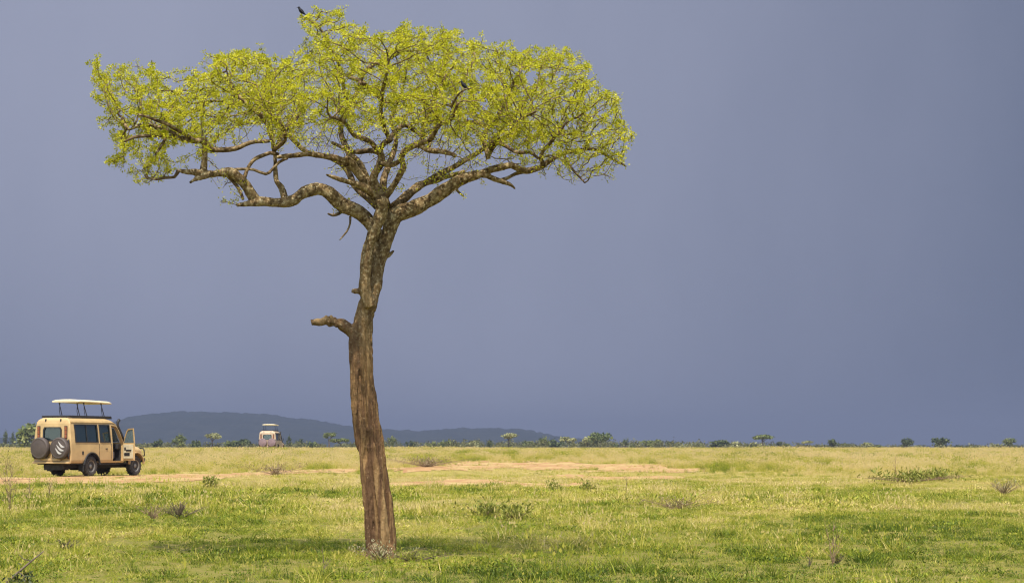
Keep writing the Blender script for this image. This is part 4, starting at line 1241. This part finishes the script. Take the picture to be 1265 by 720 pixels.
    m_ = MB(); m_.box((.10, -.08, 1.36), (.20, .03, .03)); m_.box((.19, -.10, 1.45), (.05, .16, .26)); m_.build('side_mirror', BLACKM, d, bevel=.02)
    m_ = MB(); m_.box((-.99, .80, 1.36), (.20, .03, .03)); m_.box((-1.08, .80, 1.45), (.05, .16, .26)); m_.build('side_mirror', BLACKM, v, bevel=.02)
    m_ = MB(); m_.box((side_x(1.05) + .012, -.2, 1.08), (.02, .13, .035)); m_.build('door_handle', BLACKM, v, bevel=.006)
    m_ = MB(); m_.box((side_x(.9) + .006, -1.72, .92), (.012, .10, .13)); m_.build('fuel_flap', BLACKM, v, bevel=.006)
    for yy in (.12, -.66): m_ = MB(); m_.box((side_x(.95) + .001, yy, .95), (.008, .012, .66)); m_.build('panel_seam', BLACKM, v)
    # snorkel up the right pillar
    m_ = MB(); m_.tube([(.86, 1.55, 1.12), (.90, 1.28, 1.22), (.90, 1.04, 1.32), (.855, .80, 1.74), (.82, .64, 2.02), (.82, .66, 2.16), (.83, .74, 2.24)], [.045, .05, .048, .045, .045, .06, .065], 10)
    m_.build('snorkel', BLACKM, v, smooth=True)
    # seats, dashboard, steering wheel
    for sx in (-.42, .42):
        s0 = empty_part('front_seat', v, (sx, .25, .55))
        m_ = MB(); m_.box((0, .15, .28), (.50, .52, .30)); m_.build('cushion', SEATM, s0, bevel=.06, seg=3)
        m_ = MB(); m_.box((0, -.16, .66), (.48, .14, .66), Matrix.Rotation(.16, 3, 'X')); m_.box((0, -.24, 1.07), (.28, .11, .18)); m_.build('seat_back', SEATD, s0, bevel=.05, seg=3)
    for yy in (-.62, -1.38):
        for sx in (-.45, .45):
            s0 = empty_part('rear_seat', v, (sx, yy, .55))
            m_ = MB(); m_.box((0, .12, .36), (.52, .46, .14)); m_.build('cushion', SEATD, s0, bevel=.05)
            m_ = MB(); m_.box((0, -.14, .74), (.50, .12, .72), Matrix.Rotation(.14, 3, 'X')); m_.box((0, -.21, 1.16), (.26, .10, .17)); m_.build('seat_back', SEATD, s0, bevel=.045)
    m_ = MB(); m_.box((0, .86, 1.16), (1.5, .28, .22)); m_.box((0, .95, .85), (1.5, .10, .6)); m_.build('dashboard', BLACKM, v, bevel=.04)
    m_ = MB(); pts = [(.42 + .19 * math.cos(a), .62 - .06 * math.sin(a), 1.22 + .17 * math.sin(a)) for a in np.linspace(0, 2 * math.pi, 21)]
    m_.tube(pts, [.014] * 21, 8); m_.tube([(.42, .85, 1.10), (.42, .64, 1.21)], [.025, .03], 8); m_.build('steering_wheel', BLACKM, v)
    # hatch frame, raised pop-up roof on scissor stays
    m_ = MB(); zr = 2.335
    for s_ in (-1, 1): m_.box((s_ * .60, -.88, zr), (.08, 2.72, .085))
    m_.box((0, -2.25, zr), (1.28, .08, .085)); m_.box((0, .46, zr - .03), (1.28, .08, .085))
    m_.build('hatch_frame', BLACKM, v, bevel=.012)
    pr_ = [(.66, 0), (.68, .03), (.66, .065), (.5, .10), (.2, .118), (-.2, .118), (-.5, .10), (-.66, .065), (-.68, .03), (-.66, 0)]
    m_ = MB(); rings = []
    for y_, k, dz_ in ((-1.66, .93, 0), (-1.60, 1, .0), (-.5, 1, -.01), (.35, 1, -.03), (.50, .93, -.045)):
        rings.append([Vector((x_ * k, y_, 2.90 + dz_ + z_ * (.8 if k < 1 else 1))) for x_, z_ in pr_])
    m_.loft(rings); m_.build('popup_roof', ROOFM, v, bevel=.01)
    for s_ in (-1, 1):
        for yy, lean in ((-1.22, .16), (-.10, .16)):
            m_ = MB(); m_.tube([(s_ * .58, yy - lean * .4, 2.905), (s_ * .60, yy + lean, 2.36)], [.017, .017], 6); m_.tube([(s_ * .58, yy, 2.90), (s_ * .60, yy - lean * .15, 2.60), (s_ * .60, yy + lean * .25, 2.36)], [.012] * 3, 6)
            m_.build('roof_stay', BLACKM, v)
    return v


VD = 79.6
vx = (112.5 - 632.5) / FPX * VD
v1 = vehicle('safari_truck', 'sand coloured safari truck parked on the dirt track with its driver door open', (vx, VD, float(ground_z(vx, VD)) + .005), R(-25.0), PAINT, COVERM, True, True)
V2D = 208.0
v2x = (335.5 - 632.5) / FPX * V2D
v2 = vehicle('safari_truck', 'distant pale safari truck half hidden in tall grass below the hill', (v2x, V2D, float(ground_z(v2x, V2D)) - .02), R(-3.5), PAINT2, COVERM2, False, False)

# ================================================================== FAR TREES AND BUSHES
FOL = [leafy_mat('dark_far_foliage', [(0, (.028, .042, .016)), (.5, (.065, .085, .028)), (1, (.13, .15, .05))], .25),
       leafy_mat('green_far_foliage', [(0, (.06, .085, .025)), (.5, (.13, .155, .045)), (1, (.24, .25, .08))], .25),
       leafy_mat('pale_far_foliage', [(0, (.13, .14, .055)), (.5, (.26, .26, .11)), (1, (.42, .40, .19))], .25)]
FTRUNK = plain_mat('far_trunk', (.085, .060, .042), .95, vary=.3, scale=2)


def blob_leaves(lobes, n, size, g, upb=.35):
    """Leaf clumps spread through ellipsoid lobes -> V, F, tone"""
    vol = np.array([l[3] * l[4] * l[5] for l in lobes]) ** .7; pick = g.choice(len(lobes), n, p=vol / vol.sum())
    L = np.array(lobes)[pick]
    d = g.normal(0, 1, (n, 3)); d /= np.linalg.norm(d, axis=1)[:, None]
    rr = g.random(n) ** .45 * (1 + .16 * g.normal(0, 1, n))
    C = L[:, :3] + d * L[:, 3:6] * rr[:, None]
    nrm = d * .7 + g.normal(0, .7, (n, 3)) + np.array([0, 0, upb]); nrm /= np.linalg.norm(nrm, axis=1)[:, None]
    u = np.cross(nrm, g.normal(0, 1, (n, 3))); u /= np.linalg.norm(u, axis=1)[:, None]; w_ = np.cross(nrm, u)
    s = (size * g.uniform(.5, 1.3, n))[:, None]
    V = np.stack([C + u * s, C + w_ * s * .7, C - u * s * .9, C - w_ * s * .7], 1).reshape(-1, 3)
    tone_l = g.normal(.5, .16, len(lobes))[pick]
    return V, np.arange(4 * n).reshape(-1, 4), np.clip(tone_l + g.normal(0, .2, n), 0, 1)


def far_tree(px, top, wpx, D, kind, fol, label, group, seed):
    g = np.random.default_rng(seed)
    x = (px - 632.5) / FPX * D; z0 = float(base_z(D)) - .05
    H = max(.8, (HZ - top) / FPX * D + CAM_H - z0); W = wpx / FPX * D / 2
    if kind != 'umbrella': W *= 1.28; H = z0 * 0 + (H - .6) * 1.13 + .6
    nm = {'umbrella': 'umbrella_acacia', 'round': 'savanna_tree', 'bush': 'bush'}[kind]
    cat = 'bush' if kind == 'bush' else 'tree'
    t_ = empty(nm, (x, D, z0), 0, label, cat, group)
    lob = []
    if kind == 'umbrella':
        th = H * .24
        for k in range(9):
            a = g.uniform(0, 6.28); q = math.sqrt(g.random()) * .72
            lob.append((math.cos(a) * W * q, math.sin(a) * W * q, H - th * (.75 + .5 * q * q) + g.normal(0, .05 * H), W * .42, W * .42, th * .48))
        sz = W * .11; n = 650
    elif kind == 'round':
        for k in range(10):
            a = g.uniform(0, 6.28); q = math.sqrt(g.random()) * .66; h = g.uniform(.30, .80)
            lob.append((math.cos(a) * W * q, math.sin(a) * W * q, H * h * (1 - .25 * q), W * g.uniform(.30, .48), W * .42, H * g.uniform(.16, .24)))
        sz = W * .12; n = 620
    else:
        for k in range(8):
            a = g.uniform(0, 6.28); q = math.sqrt(g.random()) * .8
            lob.append((math.cos(a) * W * q, math.sin(a) * W * q, H * g.uniform(.2, .62), W * .38, W * .38, H * .32))
        sz = min(W, H) * .17; n = 420
    V, F, T = blob_leaves(lob, n, sz, g)
    V[:, 2] = np.maximum(V[:, 2], .02)
    link('crown', np_mesh('crown', V, F, {'tone': ('FACE', T)}), FOL[fol], t_)
    m_ = MB(); r_ = max(.06, H * .035)
    top_z = H * (.72 if kind == 'umbrella' else .5)
    bend = g.normal(0, .04 * H, 2)
    m_.tube([(0, 0, -.2), (bend[0] * .4, bend[1] * .4, top_z * .35), (bend[0], bend[1], top_z * .6)], [r_ * 1.3, r_, r_ * .8], 7)
    for k in range(5):
        l_ = lob[k % len(lob)]
        m_.tube([(bend[0], bend[1], top_z * .57), (l_[0] * .5, l_[1] * .5, top_z * .57 + (l_[2] - top_z * .57) * .6), (l_[0], l_[1], l_[2])], [r_ * .6, r_ * .42, r_ * .2], 5)
    m_.build('trunk' if kind != 'bush' else 'stem', FTRUNK, t_)
    return t_


# (px, top row, width px, distance, kind, foliage, label)
FT = [
    (7, 531, 9, 1000, 'round', 0, 'small dark round-headed tree at the far left edge of the plain'),
    (16, 532, 8, 1010, 'round', 0, 'small dark tree second from the left edge, left of the big green bush tree'),
    (40, 522, 40, 700, 'round', 1, 'big rounded green tree rising directly behind the rear of the parked safari truck'),
    (195, 541, 12, 800, 'bush', 0, 'low dark bush nearest the bonnet of the parked safari truck'),
    (222, 535, 16, 760, 'round', 1, 'leafy green tree below the hill, left of the pale flat-topped acacia'),
    (241, 542, 14, 780, 'bush', 0, 'dark bush tucked between a leafy tree and a pale flat-topped acacia'),
    (262, 534, 26, 770, 'umbrella', 2, 'pale flat-topped acacia at the foot of the hill between the two safari trucks'),
    (284, 543, 12, 820, 'bush', 1, 'small green bush right of the pale flat-topped acacia below the hill'),
    (301, 541, 18, 800, 'bush', 0, 'broad dark bush just left of the distant safari truck'),
    (357, 538, 7, 800, 'round', 0, 'slim dark little tree just right of the distant safari truck'),
    (371, 540, 10, 900, 'round', 0, 'greyish little tree between the distant truck and the flat acacias'),
    (384, 545, 12, 840, 'bush', 1, 'low green bush left of the paired flat acacias by the trunk'),
    (407, 533, 18, 800, 'umbrella', 1, 'taller of two flat acacias left of the big leaning trunk'),
    (421, 541, 26, 760, 'umbrella', 1, 'lower wide flat acacia touching the left side of the big trunk'),
    (467, 545, 12, 820, 'bush', 1, 'bush peeking out on the right edge of the big trunk'),
    (484, 539, 11, 840, 'round', 1, 'small green tree first to the right of the big trunk'),
    (507, 544, 11, 880, 'round', 0, 'dark dome-shaped bush tree second to the right of the big trunk'),
    (533, 546, 13, 860, 'bush', 1, 'low green bush below the second hill, left of the twin bushes'),
    (548, 543, 15, 840, 'bush', 1, 'left one of twin bushes below the low second hill'),
    (560, 544, 14, 880, 'bush', 0, 'dark right one of twin bushes below the low second hill'),
    (585, 544, 17, 850, 'bush', 2, 'pale straw-green bush left of the small reddish bush'),
    (605, 543, 8, 800, 'bush', 0, 'small dark reddish bush left of the pale flat-topped acacia'),
    (628, 534, 26, 800, 'umbrella', 2, 'pale flat-topped acacia standing below the right end of the low hill'),
    (654, 545, 18, 860, 'bush', 1, 'green bush right of the pale acacia below the low hill'),
    (673, 538, 14, 840, 'round', 1, 'rounded green tree in the bush belt at the right foot of the low hill'),
    (690, 541, 18, 900, 'bush', 0, 'dark brownish bush in the belt right of the low hill'),
    (702, 539, 22, 880, 'umbrella', 2, 'pale open-topped acacia left of the biggest dense bush'),
    (726, 540, 20, 860, 'round', 2, 'pale green tree leaning on the left of the biggest dense bush'),
    (741, 533, 30, 840, 'round', 1, 'biggest dense green tree on the right-hand horizon'),
    (758, 547, 10, 850, 'bush', 0, 'low dark bush on the right shoulder of the biggest dense tree'),
    (772, 538, 8, 900, 'round', 0, 'slim dark upright tree right of the biggest dense tree'),
    (784, 547, 12, 900, 'bush', 1, 'low green bush beside the slim dark upright tree'),
    (805, 542, 22, 880, 'round', 1, 'wide green tree midway between the biggest dense tree and the dark bush'),
    (828, 544, 13, 900, 'round', 0, 'dark brownish tree right of a wide green tree'),
    (848, 548, 28, 860, 'bush', 2, 'long low pale bush on the right-hand horizon'),
    (868, 548, 12, 870, 'bush', 1, 'small green bush right of the long low pale bush'),
    (889, 543, 22, 850, 'round', 0, 'dense dark bush tree left of the lone umbrella acacia'),
    (906, 545, 16, 880, 'bush', 2, 'pale bush touching the right of a dense dark bush tree'),
    (933, 546, 18, 860, 'bush', 2, 'pale round bush at the foot of the lone umbrella acacia'),
    (943, 536, 31, 800, 'umbrella', 1, 'lone umbrella acacia with a wide flat crown on the right-hand horizon'),
    (963, 545, 7, 880, 'round', 0, 'narrow dark shrub tree right of the lone umbrella acacia'),
    (973, 547, 10, 880, 'bush', 1, 'low yellow-green bush right of the lone umbrella acacia'),
    (998, 544, 18, 880, 'umbrella', 2, 'small pale round-topped acacia standing alone on the right plain'),
    (1030, 541, 15, 880, 'round', 0, 'dark leaning tree right of the small pale acacia'),
    (1046, 547, 12, 870, 'bush', 1, 'low green bush on the right of the dark leaning tree'),
    (1070, 546, 14, 880, 'bush', 2, 'pale wispy bush between the dark leaning tree and a dark round tree'),
    (1088, 549, 10, 900, 'bush', 1, 'tiny green bush left of a dark round tree'),
    (1120, 541, 15, 900, 'round', 0, 'dark round tree left of the upright spreading tree'),
    (1136, 549, 10, 900, 'bush', 2, 'tiny pale bush left of the upright spreading tree'),
    (1162, 539, 19, 860, 'round', 0, 'dark upright tree with a spreading top near the right side'),
    (1184, 549, 14, 880, 'bush', 0, 'tiny flat dark bush right of the spreading tree'),
    (1231, 546, 14, 860, 'bush', 2, 'pale bush left of the last tree on the right'),
    (1246, 540, 15, 850, 'round', 1, 'last tree on the right with a pale green top'),
]
for i, (px, top, wp, D, kind, fol, lab) in enumerate(FT):
    far_tree(px, top, wp, D, kind, fol, lab, 'trees and bushes along the horizon', 300 + i)

# thin scrub along the horizon, one uncountable mass
g = np.random.default_rng(77); VS_, FS_, TS_ = [], [], []
for k in range(640):
    px = g.uniform(-60, 1330); D = g.uniform(760, 1150)
    dens = np.interp(px, [-60, 40, 180, 420, 760, 960, 1330], [1, 1, .9, .9, 1, .7, .25])
    if g.random() > dens: continue
    x = (px - 632.5) / FPX * D; z0 = float(base_z(D)); W = g.uniform(1.5, 5.0); H = g.uniform(1.6, 3.0) * np.interp(px, [-60, 420, 480, 740, 960, 1000], [1.05, 1.15, 1.5, 1.6, 1.3, .8])
    V, F, T = blob_leaves([(x + g.normal(0, W * .5), D + g.normal(0, W), z0 + H * .45, W * .6, W * .6, H * .5) for _ in range(3)], 70, .42, g)
    V[:, 2] = np.maximum(V[:, 2], z0)
    FS_.append(F + sum(len(a) for a in VS_)); VS_.append(V); TS_.append(T)
sc_ = link('scrub', np_mesh('scrub', np.concatenate(VS_), np.concatenate(FS_), {'tone': ('FACE', np.concatenate(TS_))}),
           leafy_mat('scrub_foliage', [(0, (.045, .055, .022)), (.5, (.10, .105, .04)), (1, (.20, .19, .08))], .25))
tag(sc_, kind='stuff')

# ================================================================== WEEDS, DEAD SHRUBS, BIRDS
DRYSTEM = plain_mat('dry_stem', (.20, .135, .075), .9, vary=.3, scale=20)
GREYSTEM = plain_mat('grey_stem', (.115, .085, .058), .9, vary=.3, scale=20)
WEED = leafy_mat('weed_leaf', [(0, (.07, .085, .014)), (.5, (.20, .215, .032)), (1, (.38, .36, .08))], .3)
DARKLEAF = leafy_mat('wilted_dark_leaf', [(0, (.030, .040, .018)), (.5, (.065, .08, .03)), (1, (.14, .15, .06))], .2)
PALEWEED = leafy_mat('pale_weed_leaf', [(0, (.16, .15, .07)), (.5, (.34, .32, .17)), (1, (.52, .48, .30))], .3)
DRYLEAF = leafy_mat('dry_leaf', [(0, (.12, .085, .045)), (.5, (.25, .185, .10)), (1, (.42, .33, .20))], .25)


def ground_at(px, D):
    x = (px - 632.5) / FPX * D
    return Vector((x, D, float(ground_z(x, D))))


def depth_of_row(py): return FPX * CAM_H / (py - HZ)


def plant(name, label, cat, px, D, H, W, nst, mat_s, mat_l, nl, ls, seed, branch=3, lean=.5, lowleaf=0.0, group=None, thick=1.0, rz=0):
    g = np.random.default_rng(seed)
    loc = ground_at(px, D); o = empty(name, loc, rz, label, cat, group)
    m_ = MB(); spots = []
    for s_ in range(nst):
        a = g.uniform(0, 6.28); h = H * g.uniform(.6, 1); dx_ = math.cos(a) * W * g.random() * lean * 2; dy_ = math.sin(a) * W * g.random() * lean * 2
        pts = []
        for u in np.linspace(0, 1, 6):
            pts.append(Vector((dx_ * u ** 1.3 + g.normal(0, .01 * H), dy_ * u ** 1.3 + g.normal(0, .01 * H), h * u - .02)))
        r0 = .0055 * thick * max(1, D / 45)
        m_.tube(pts, [r0 * (1 - .7 * u) for u in np.linspace(0, 1, 6)], 5)
        for b in range(branch):
            i = g.integers(1, 5); p0 = pts[i]; aa = g.uniform(0, 6.28); L = h * g.uniform(.15, .38)
            q = [p0, p0 + Vector((math.cos(aa) * L * .5, math.sin(aa) * L * .5, L * .45)), p0 + Vector((math.cos(aa) * L * .8, math.sin(aa) * L * .8, L * 1.0))]
            m_.tube(q, [r0 * .55, r0 * .42, r0 * .2], 4); spots += [tuple(q[1]), tuple(q[2])]
            for c in range(2):
                a3 = g.uniform(0, 6.28); L3 = L * .5; m_.tube([q[1], q[1] + Vector((math.cos(a3) * L3 * .6, math.sin(a3) * L3 * .6, L3 * .7))], [r0 * .32, r0 * .14], 4)
        spots += [tuple(p) for p in pts[2:]]
    m_.build('stem', mat_s, o)
    if nl:
        S = np.array(spots); C = S[g.integers(0, len(S), nl)] + g.normal(0, ls * .8, (nl, 3))
        if lowleaf: C[:, 2] *= g.uniform(lowleaf, 1, nl)
        C[:, 2] = np.maximum(C[:, 2], .005)
        d = g.normal(0, 1, (nl, 3)); d[:, 2] = abs(d[:, 2]) * 1.1 + .3; d /= np.linalg.norm(d, axis=1)[:, None]
        sd_ = np.cross(d, g.normal(0, 1, (nl, 3))); sd_ /= np.linalg.norm(sd_, axis=1)[:, None]
        Ls = (ls * g.uniform(.6, 1.3, nl))[:, None]
        V = np.stack([C, C + d * Ls * .5 + sd_ * Ls * .15, C + d * Ls, C + d * Ls * .5 - sd_ * Ls * .15], 1).reshape(-1, 3)
        link('foliage', np_mesh('foliage', V, np.arange(4 * nl).reshape(-1, 4), {'tone': ('FACE', np.clip(g.normal(.5, .22, nl), 0, 1))}), mat_l, o)
    return o


plant('weed', 'pale-leaved weeds growing round the foot of the big tree trunk', 'weed', 470, 19.9, .20, .30, 26, DRYSTEM, PALEWEED, 300, .036, 1, 2, .8)
plant('weed', 'dark green low weeds right of the foot of the big tree trunk', 'weed', 508, 20.0, .12, .34, 22, GREYSTEM, WEED, 420, .034, 2, 2, .8)
plant('dry_weed', 'brown dried weed stalk with bare forked twigs standing alone in the right foreground', 'weed', 1029, depth_of_row(697), .46, .10, 4, DRYSTEM, DRYLEAF, 26, .018, 3, 5, .8)
plant('weed', 'small dark green weed at the foot of the dried stalk on the right', 'weed', 1034, depth_of_row(696), .14, .07, 9, GREYSTEM, WEED, 130, .026, 4, 2, .6)
plant('weed', 'tiny dark weed left of the dried stalk on the right', 'weed', 999, depth_of_row(700), .12, .05, 4, GREYSTEM, WEED, 40, .022, 5, 2, .5)
plant('dry_weed', 'single thin bare stalk in the grass left of the big tree trunk', 'weed', 400, depth_of_row(706), .36, .06, 1, GREYSTEM, DRYLEAF, 4, .016, 6, 3, .3)
plant('dry_weed', 'tall brown dried weed at the left edge in front of the parked safari truck', 'weed', 12, depth_of_row(632), 1.0, .28, 6, DRYSTEM, DRYLEAF, 90, .05, 7, 5, .45)
plant('dry_weed', 'thin dried weed just behind-right of the tall brown weed at the left edge', 'weed', 36, depth_of_row(622), .60, .2, 4, DRYSTEM, DRYLEAF, 40, .045, 8, 4, .5)
plant('dry_weed', 'short dried weed in front of the rear wheel of the parked safari truck', 'weed', 60, depth_of_row(618), .55, .2, 4, DRYSTEM, DRYLEAF, 36, .045, 9, 4, .5)
plant('dead_shrub', 'low dark tangle of dead twigs in the grass left of the big tree', 'shrub', 222, depth_of_row(641), .30, .42, 34, GREYSTEM, DRYLEAF, 90, .04, 10, 5, .62)
plant('dead_shrub', 'low brownish dead shrub left of the dark tangle of twigs', 'shrub', 190, depth_of_row(642), .24, .30, 20, DRYSTEM, DRYLEAF, 80, .04, 11, 4, .6)
plant('shrub', 'low dark green tussock right of the big trunk, the left one of two', 'shrub', 598, depth_of_row(640), .20, .36, 14, DRYSTEM, WEED, 520, .085, 12, 3, .9)
plant('shrub', 'low dark green tussock right of the big trunk, the right one of two', 'shrub', 632, depth_of_row(643), .18, .32, 12, DRYSTEM, WEED, 420, .085, 13, 3, .9)
plant('shrub', 'wide green and brown bush on a low mound near the right side', 'shrub', 1122, 60.5, .20, 1.1, 60, DRYSTEM, WEED, 900, .13, 14, 4, 1.0)
plant('shrub', 'green low bush at the right end of the mound bush', 'shrub', 1158, 61.5, .18, .7, 36, DRYSTEM, WEED, 500, .13, 15, 4, 1.0)
plant('shrub', 'small round green shrub standing at the near edge of the dirt track', 'shrub', 261, depth_of_row(604), .30, .20, 14, DRYSTEM, WEED, 420, .10, 16, 3, .7)
plant('dead_shrub', 'brown dead bush on the earth bank right of the big trunk', 'shrub', 527, 84, .42, 1.2, 50, DRYSTEM, DRYLEAF, 500, .09, 17, 4, 1.0)
plant('dead_shrub', 'brown dry shrub beside the dirt track left of the big trunk', 'shrub', 341, 78, .42, .9, 36, DRYSTEM, DRYLEAF, 360, .09, 18, 4, 1.0)
plant('shrub', 'dark low shrub in the left foreground grass', 'shrub', 80, depth_of_row(680), .15, .16, 20, GREYSTEM, WEED, 260, .032, 19, 3, .9)
plant('dry_weed', 'thin upright stalk at the near edge of the bare earth patch', 'weed', 774, depth_of_row(611), .62, .06, 2, GREYSTEM, DRYLEAF, 10, .04, 20, 2, .3)
plant('shrub', 'dark tuft at the edge of the bare earth, left of the upright stalk', 'shrub', 724, depth_of_row(607), .20, .24, 16, DRYSTEM, WEED, 260, .09, 21, 2, .6)
plant('shrub', 'small green tuft shrub on the near edge of the bare earth patch', 'shrub', 684, depth_of_row(606), .20, .26, 16, DRYSTEM, WEED, 260, .09, 22, 2, .6)
plant('dead_shrub', 'greyish dead scrub in the grass below the right end of the earth patch', 'shrub', 838, depth_of_row(630), .26, .5, 34, DRYSTEM, DRYLEAF, 260, .05, 23, 4, 1.0)
plant('dry_weed', 'tall dry stalk standing on the mound bush near the right side', 'weed', 1106, 63, .95, .06, 2, DRYSTEM, DRYLEAF, 14, .06, 24, 2, .2)
plant('dead_shrub', 'pale dead grass clump near the right edge', 'shrub', 1240, depth_of_row(612), .42, .4, 40, DRYSTEM, PALEWEED, 160, .05, 25, 3, .8)

# broken leafy branch in the lower left corner
bl = ground_at(34, 16.6)
br = empty('broken_branch', bl, 0, 'broken branch with dark wilted leaves sticking out of the grass in the lower left corner', 'branch')
k = 16.6 / FPX
m_ = MB()
Pb = [Vector(((px - 34) * k, dy_, (719 - py) * k)) for px, py, dy_ in ((-6, 732, -.12), (10, 716, -.08), (24, 702, -.03), (38, 689, .02), (52, 677, .06))]
m_.tube(Pb, [.011, .011, .010, .008, .005], 7)
m_.tube([Pb[2], Pb[2] + Vector((.05, -.03, -.03)), Pb[2] + Vector((.08, -.05, -.10))], [.006, .005, .003], 5)
m_.tube([Pb[3], Pb[3] + Vector((-.06, -.03, .02)), Pb[3] + Vector((-.10, -.02, .06))], [.006, .004, .002], 5)
m_.build('stem', GREYSTEM, br, smooth=True)
g = np.random.default_rng(5); nl = 190
C = np.array(Pb[2]) + np.array([.045, -.03, -.07]) + g.normal(0, 1, (nl, 3)) * np.array([.060, .05, .055])
C[:, 2] = np.maximum(C[:, 2], .01)
d = g.normal(0, 1, (nl, 3)); d[:, 2] -= .8; d /= np.linalg.norm(d, axis=1)[:, None]
sd_ = np.cross(d, g.normal(0, 1, (nl, 3))); sd_ /= np.linalg.norm(sd_, axis=1)[:, None]
Ls = g.uniform(.03, .06, nl)[:, None]
V = np.stack([C, C + d * Ls * .5 + sd_ * Ls * .2, C + d * Ls, C + d * Ls * .5 - sd_ * Ls * .2], 1).reshape(-1, 3)
link('foliage', np_mesh('foliage', V, np.arange(4 * nl).reshape(-1, 4), {'tone': ('FACE', np.clip(g.normal(.4, .2, nl), 0, 1))}), DARKLEAF, br)

# birds
FEATHER = plain_mat('glossy_dark_feather', (.010, .010, .014), .65, spec=.2, vary=.4, scale=60)
BEAK = plain_mat('beak_horn', (.02, .018, .016), .4)


def bird(label, px, py, dep, face, scale):
    """Perched bird: one continuous body with head and tail; beak and legs are its parts. face: +1 looks right, -1 left"""
    loc = at(px, py, TD + dep); b = empty('bird', loc, 0, label, 'bird', 'birds perched in the acacia')
    m_ = MB()
    P = [(-.62, -.42, .03), (-.44, -.26, .055), (-.30, -.12, .12), (-.16, .0, .21), (.02, .16, .26), (.16, .32, .235), (.24, .44, .165), (.28, .53, .150), (.33, .62, .165), (.38, .67, .135), (.44, .69, .06)]
    m_.tube([Vector((x_ * face * scale, 0, z_ * scale)) for x_, z_, r_ in P], [r_ * scale for _, _, r_ in P], 14)
    b_ = m_.mesh('body', True)
    for v in b_.vertices: v.co.y *= .86
    link('body', b_, FEATHER, b)
    for s_ in (-1, 1):
        m_ = MB(); rings = []
        for u in np.linspace(0, 1, 7):
            c = Vector(((.16 - .72 * u) * face, s_ * (.225 - .10 * u), .30 - .60 * u)); hw = .15 * math.sin(math.pi * (.18 + .80 * u)) + .01
            rings.append([(c + Vector((0, s_ * .02, hw))) * scale, (c + Vector((.05 * face, s_ * .035, 0))) * scale, (c + Vector((0, s_ * .01, -hw))) * scale, (c + Vector((-.03 * face, -s_ * .02, 0))) * scale])
        m_.loft(rings); m_.build('wing', FEATHER, b, smooth=True)
    m_ = MB(); m_.tube([Vector((.43 * face, 0, .66)) * scale, Vector((.54 * face, 0, .645)) * scale, Vector((.66 * face, 0, .61)) * scale], [.055 * scale, .038 * scale, .006 * scale], 8); m_.build('beak', BEAK, b, smooth=True)
    for s_ in (-1, 1):
        m_ = MB(); m_.tube([Vector((-.02 * face, s_ * .08, -.05)) * scale, Vector((.03 * face, s_ * .08, -.22)) * scale, Vector((.0, s_ * .08, -.38)) * scale], [.03 * scale, .018 * scale, .018 * scale], 5)
        m_.tube([Vector((-.10 * face, s_ * .08, -.385)) * scale, Vector((.14 * face, s_ * .08, -.385)) * scale], [.014 * scale, .012 * scale], 5); m_.build('leg', BEAK, b)
    return b


bird('dark bird perched on the topmost leafy tip of the acacia crown', 372.5, 15.8, .0, -1, .080)
bird('dark bird sitting among the leaves in the right half of the crown', 573.5, 107.4, -1.93, -1, .076)
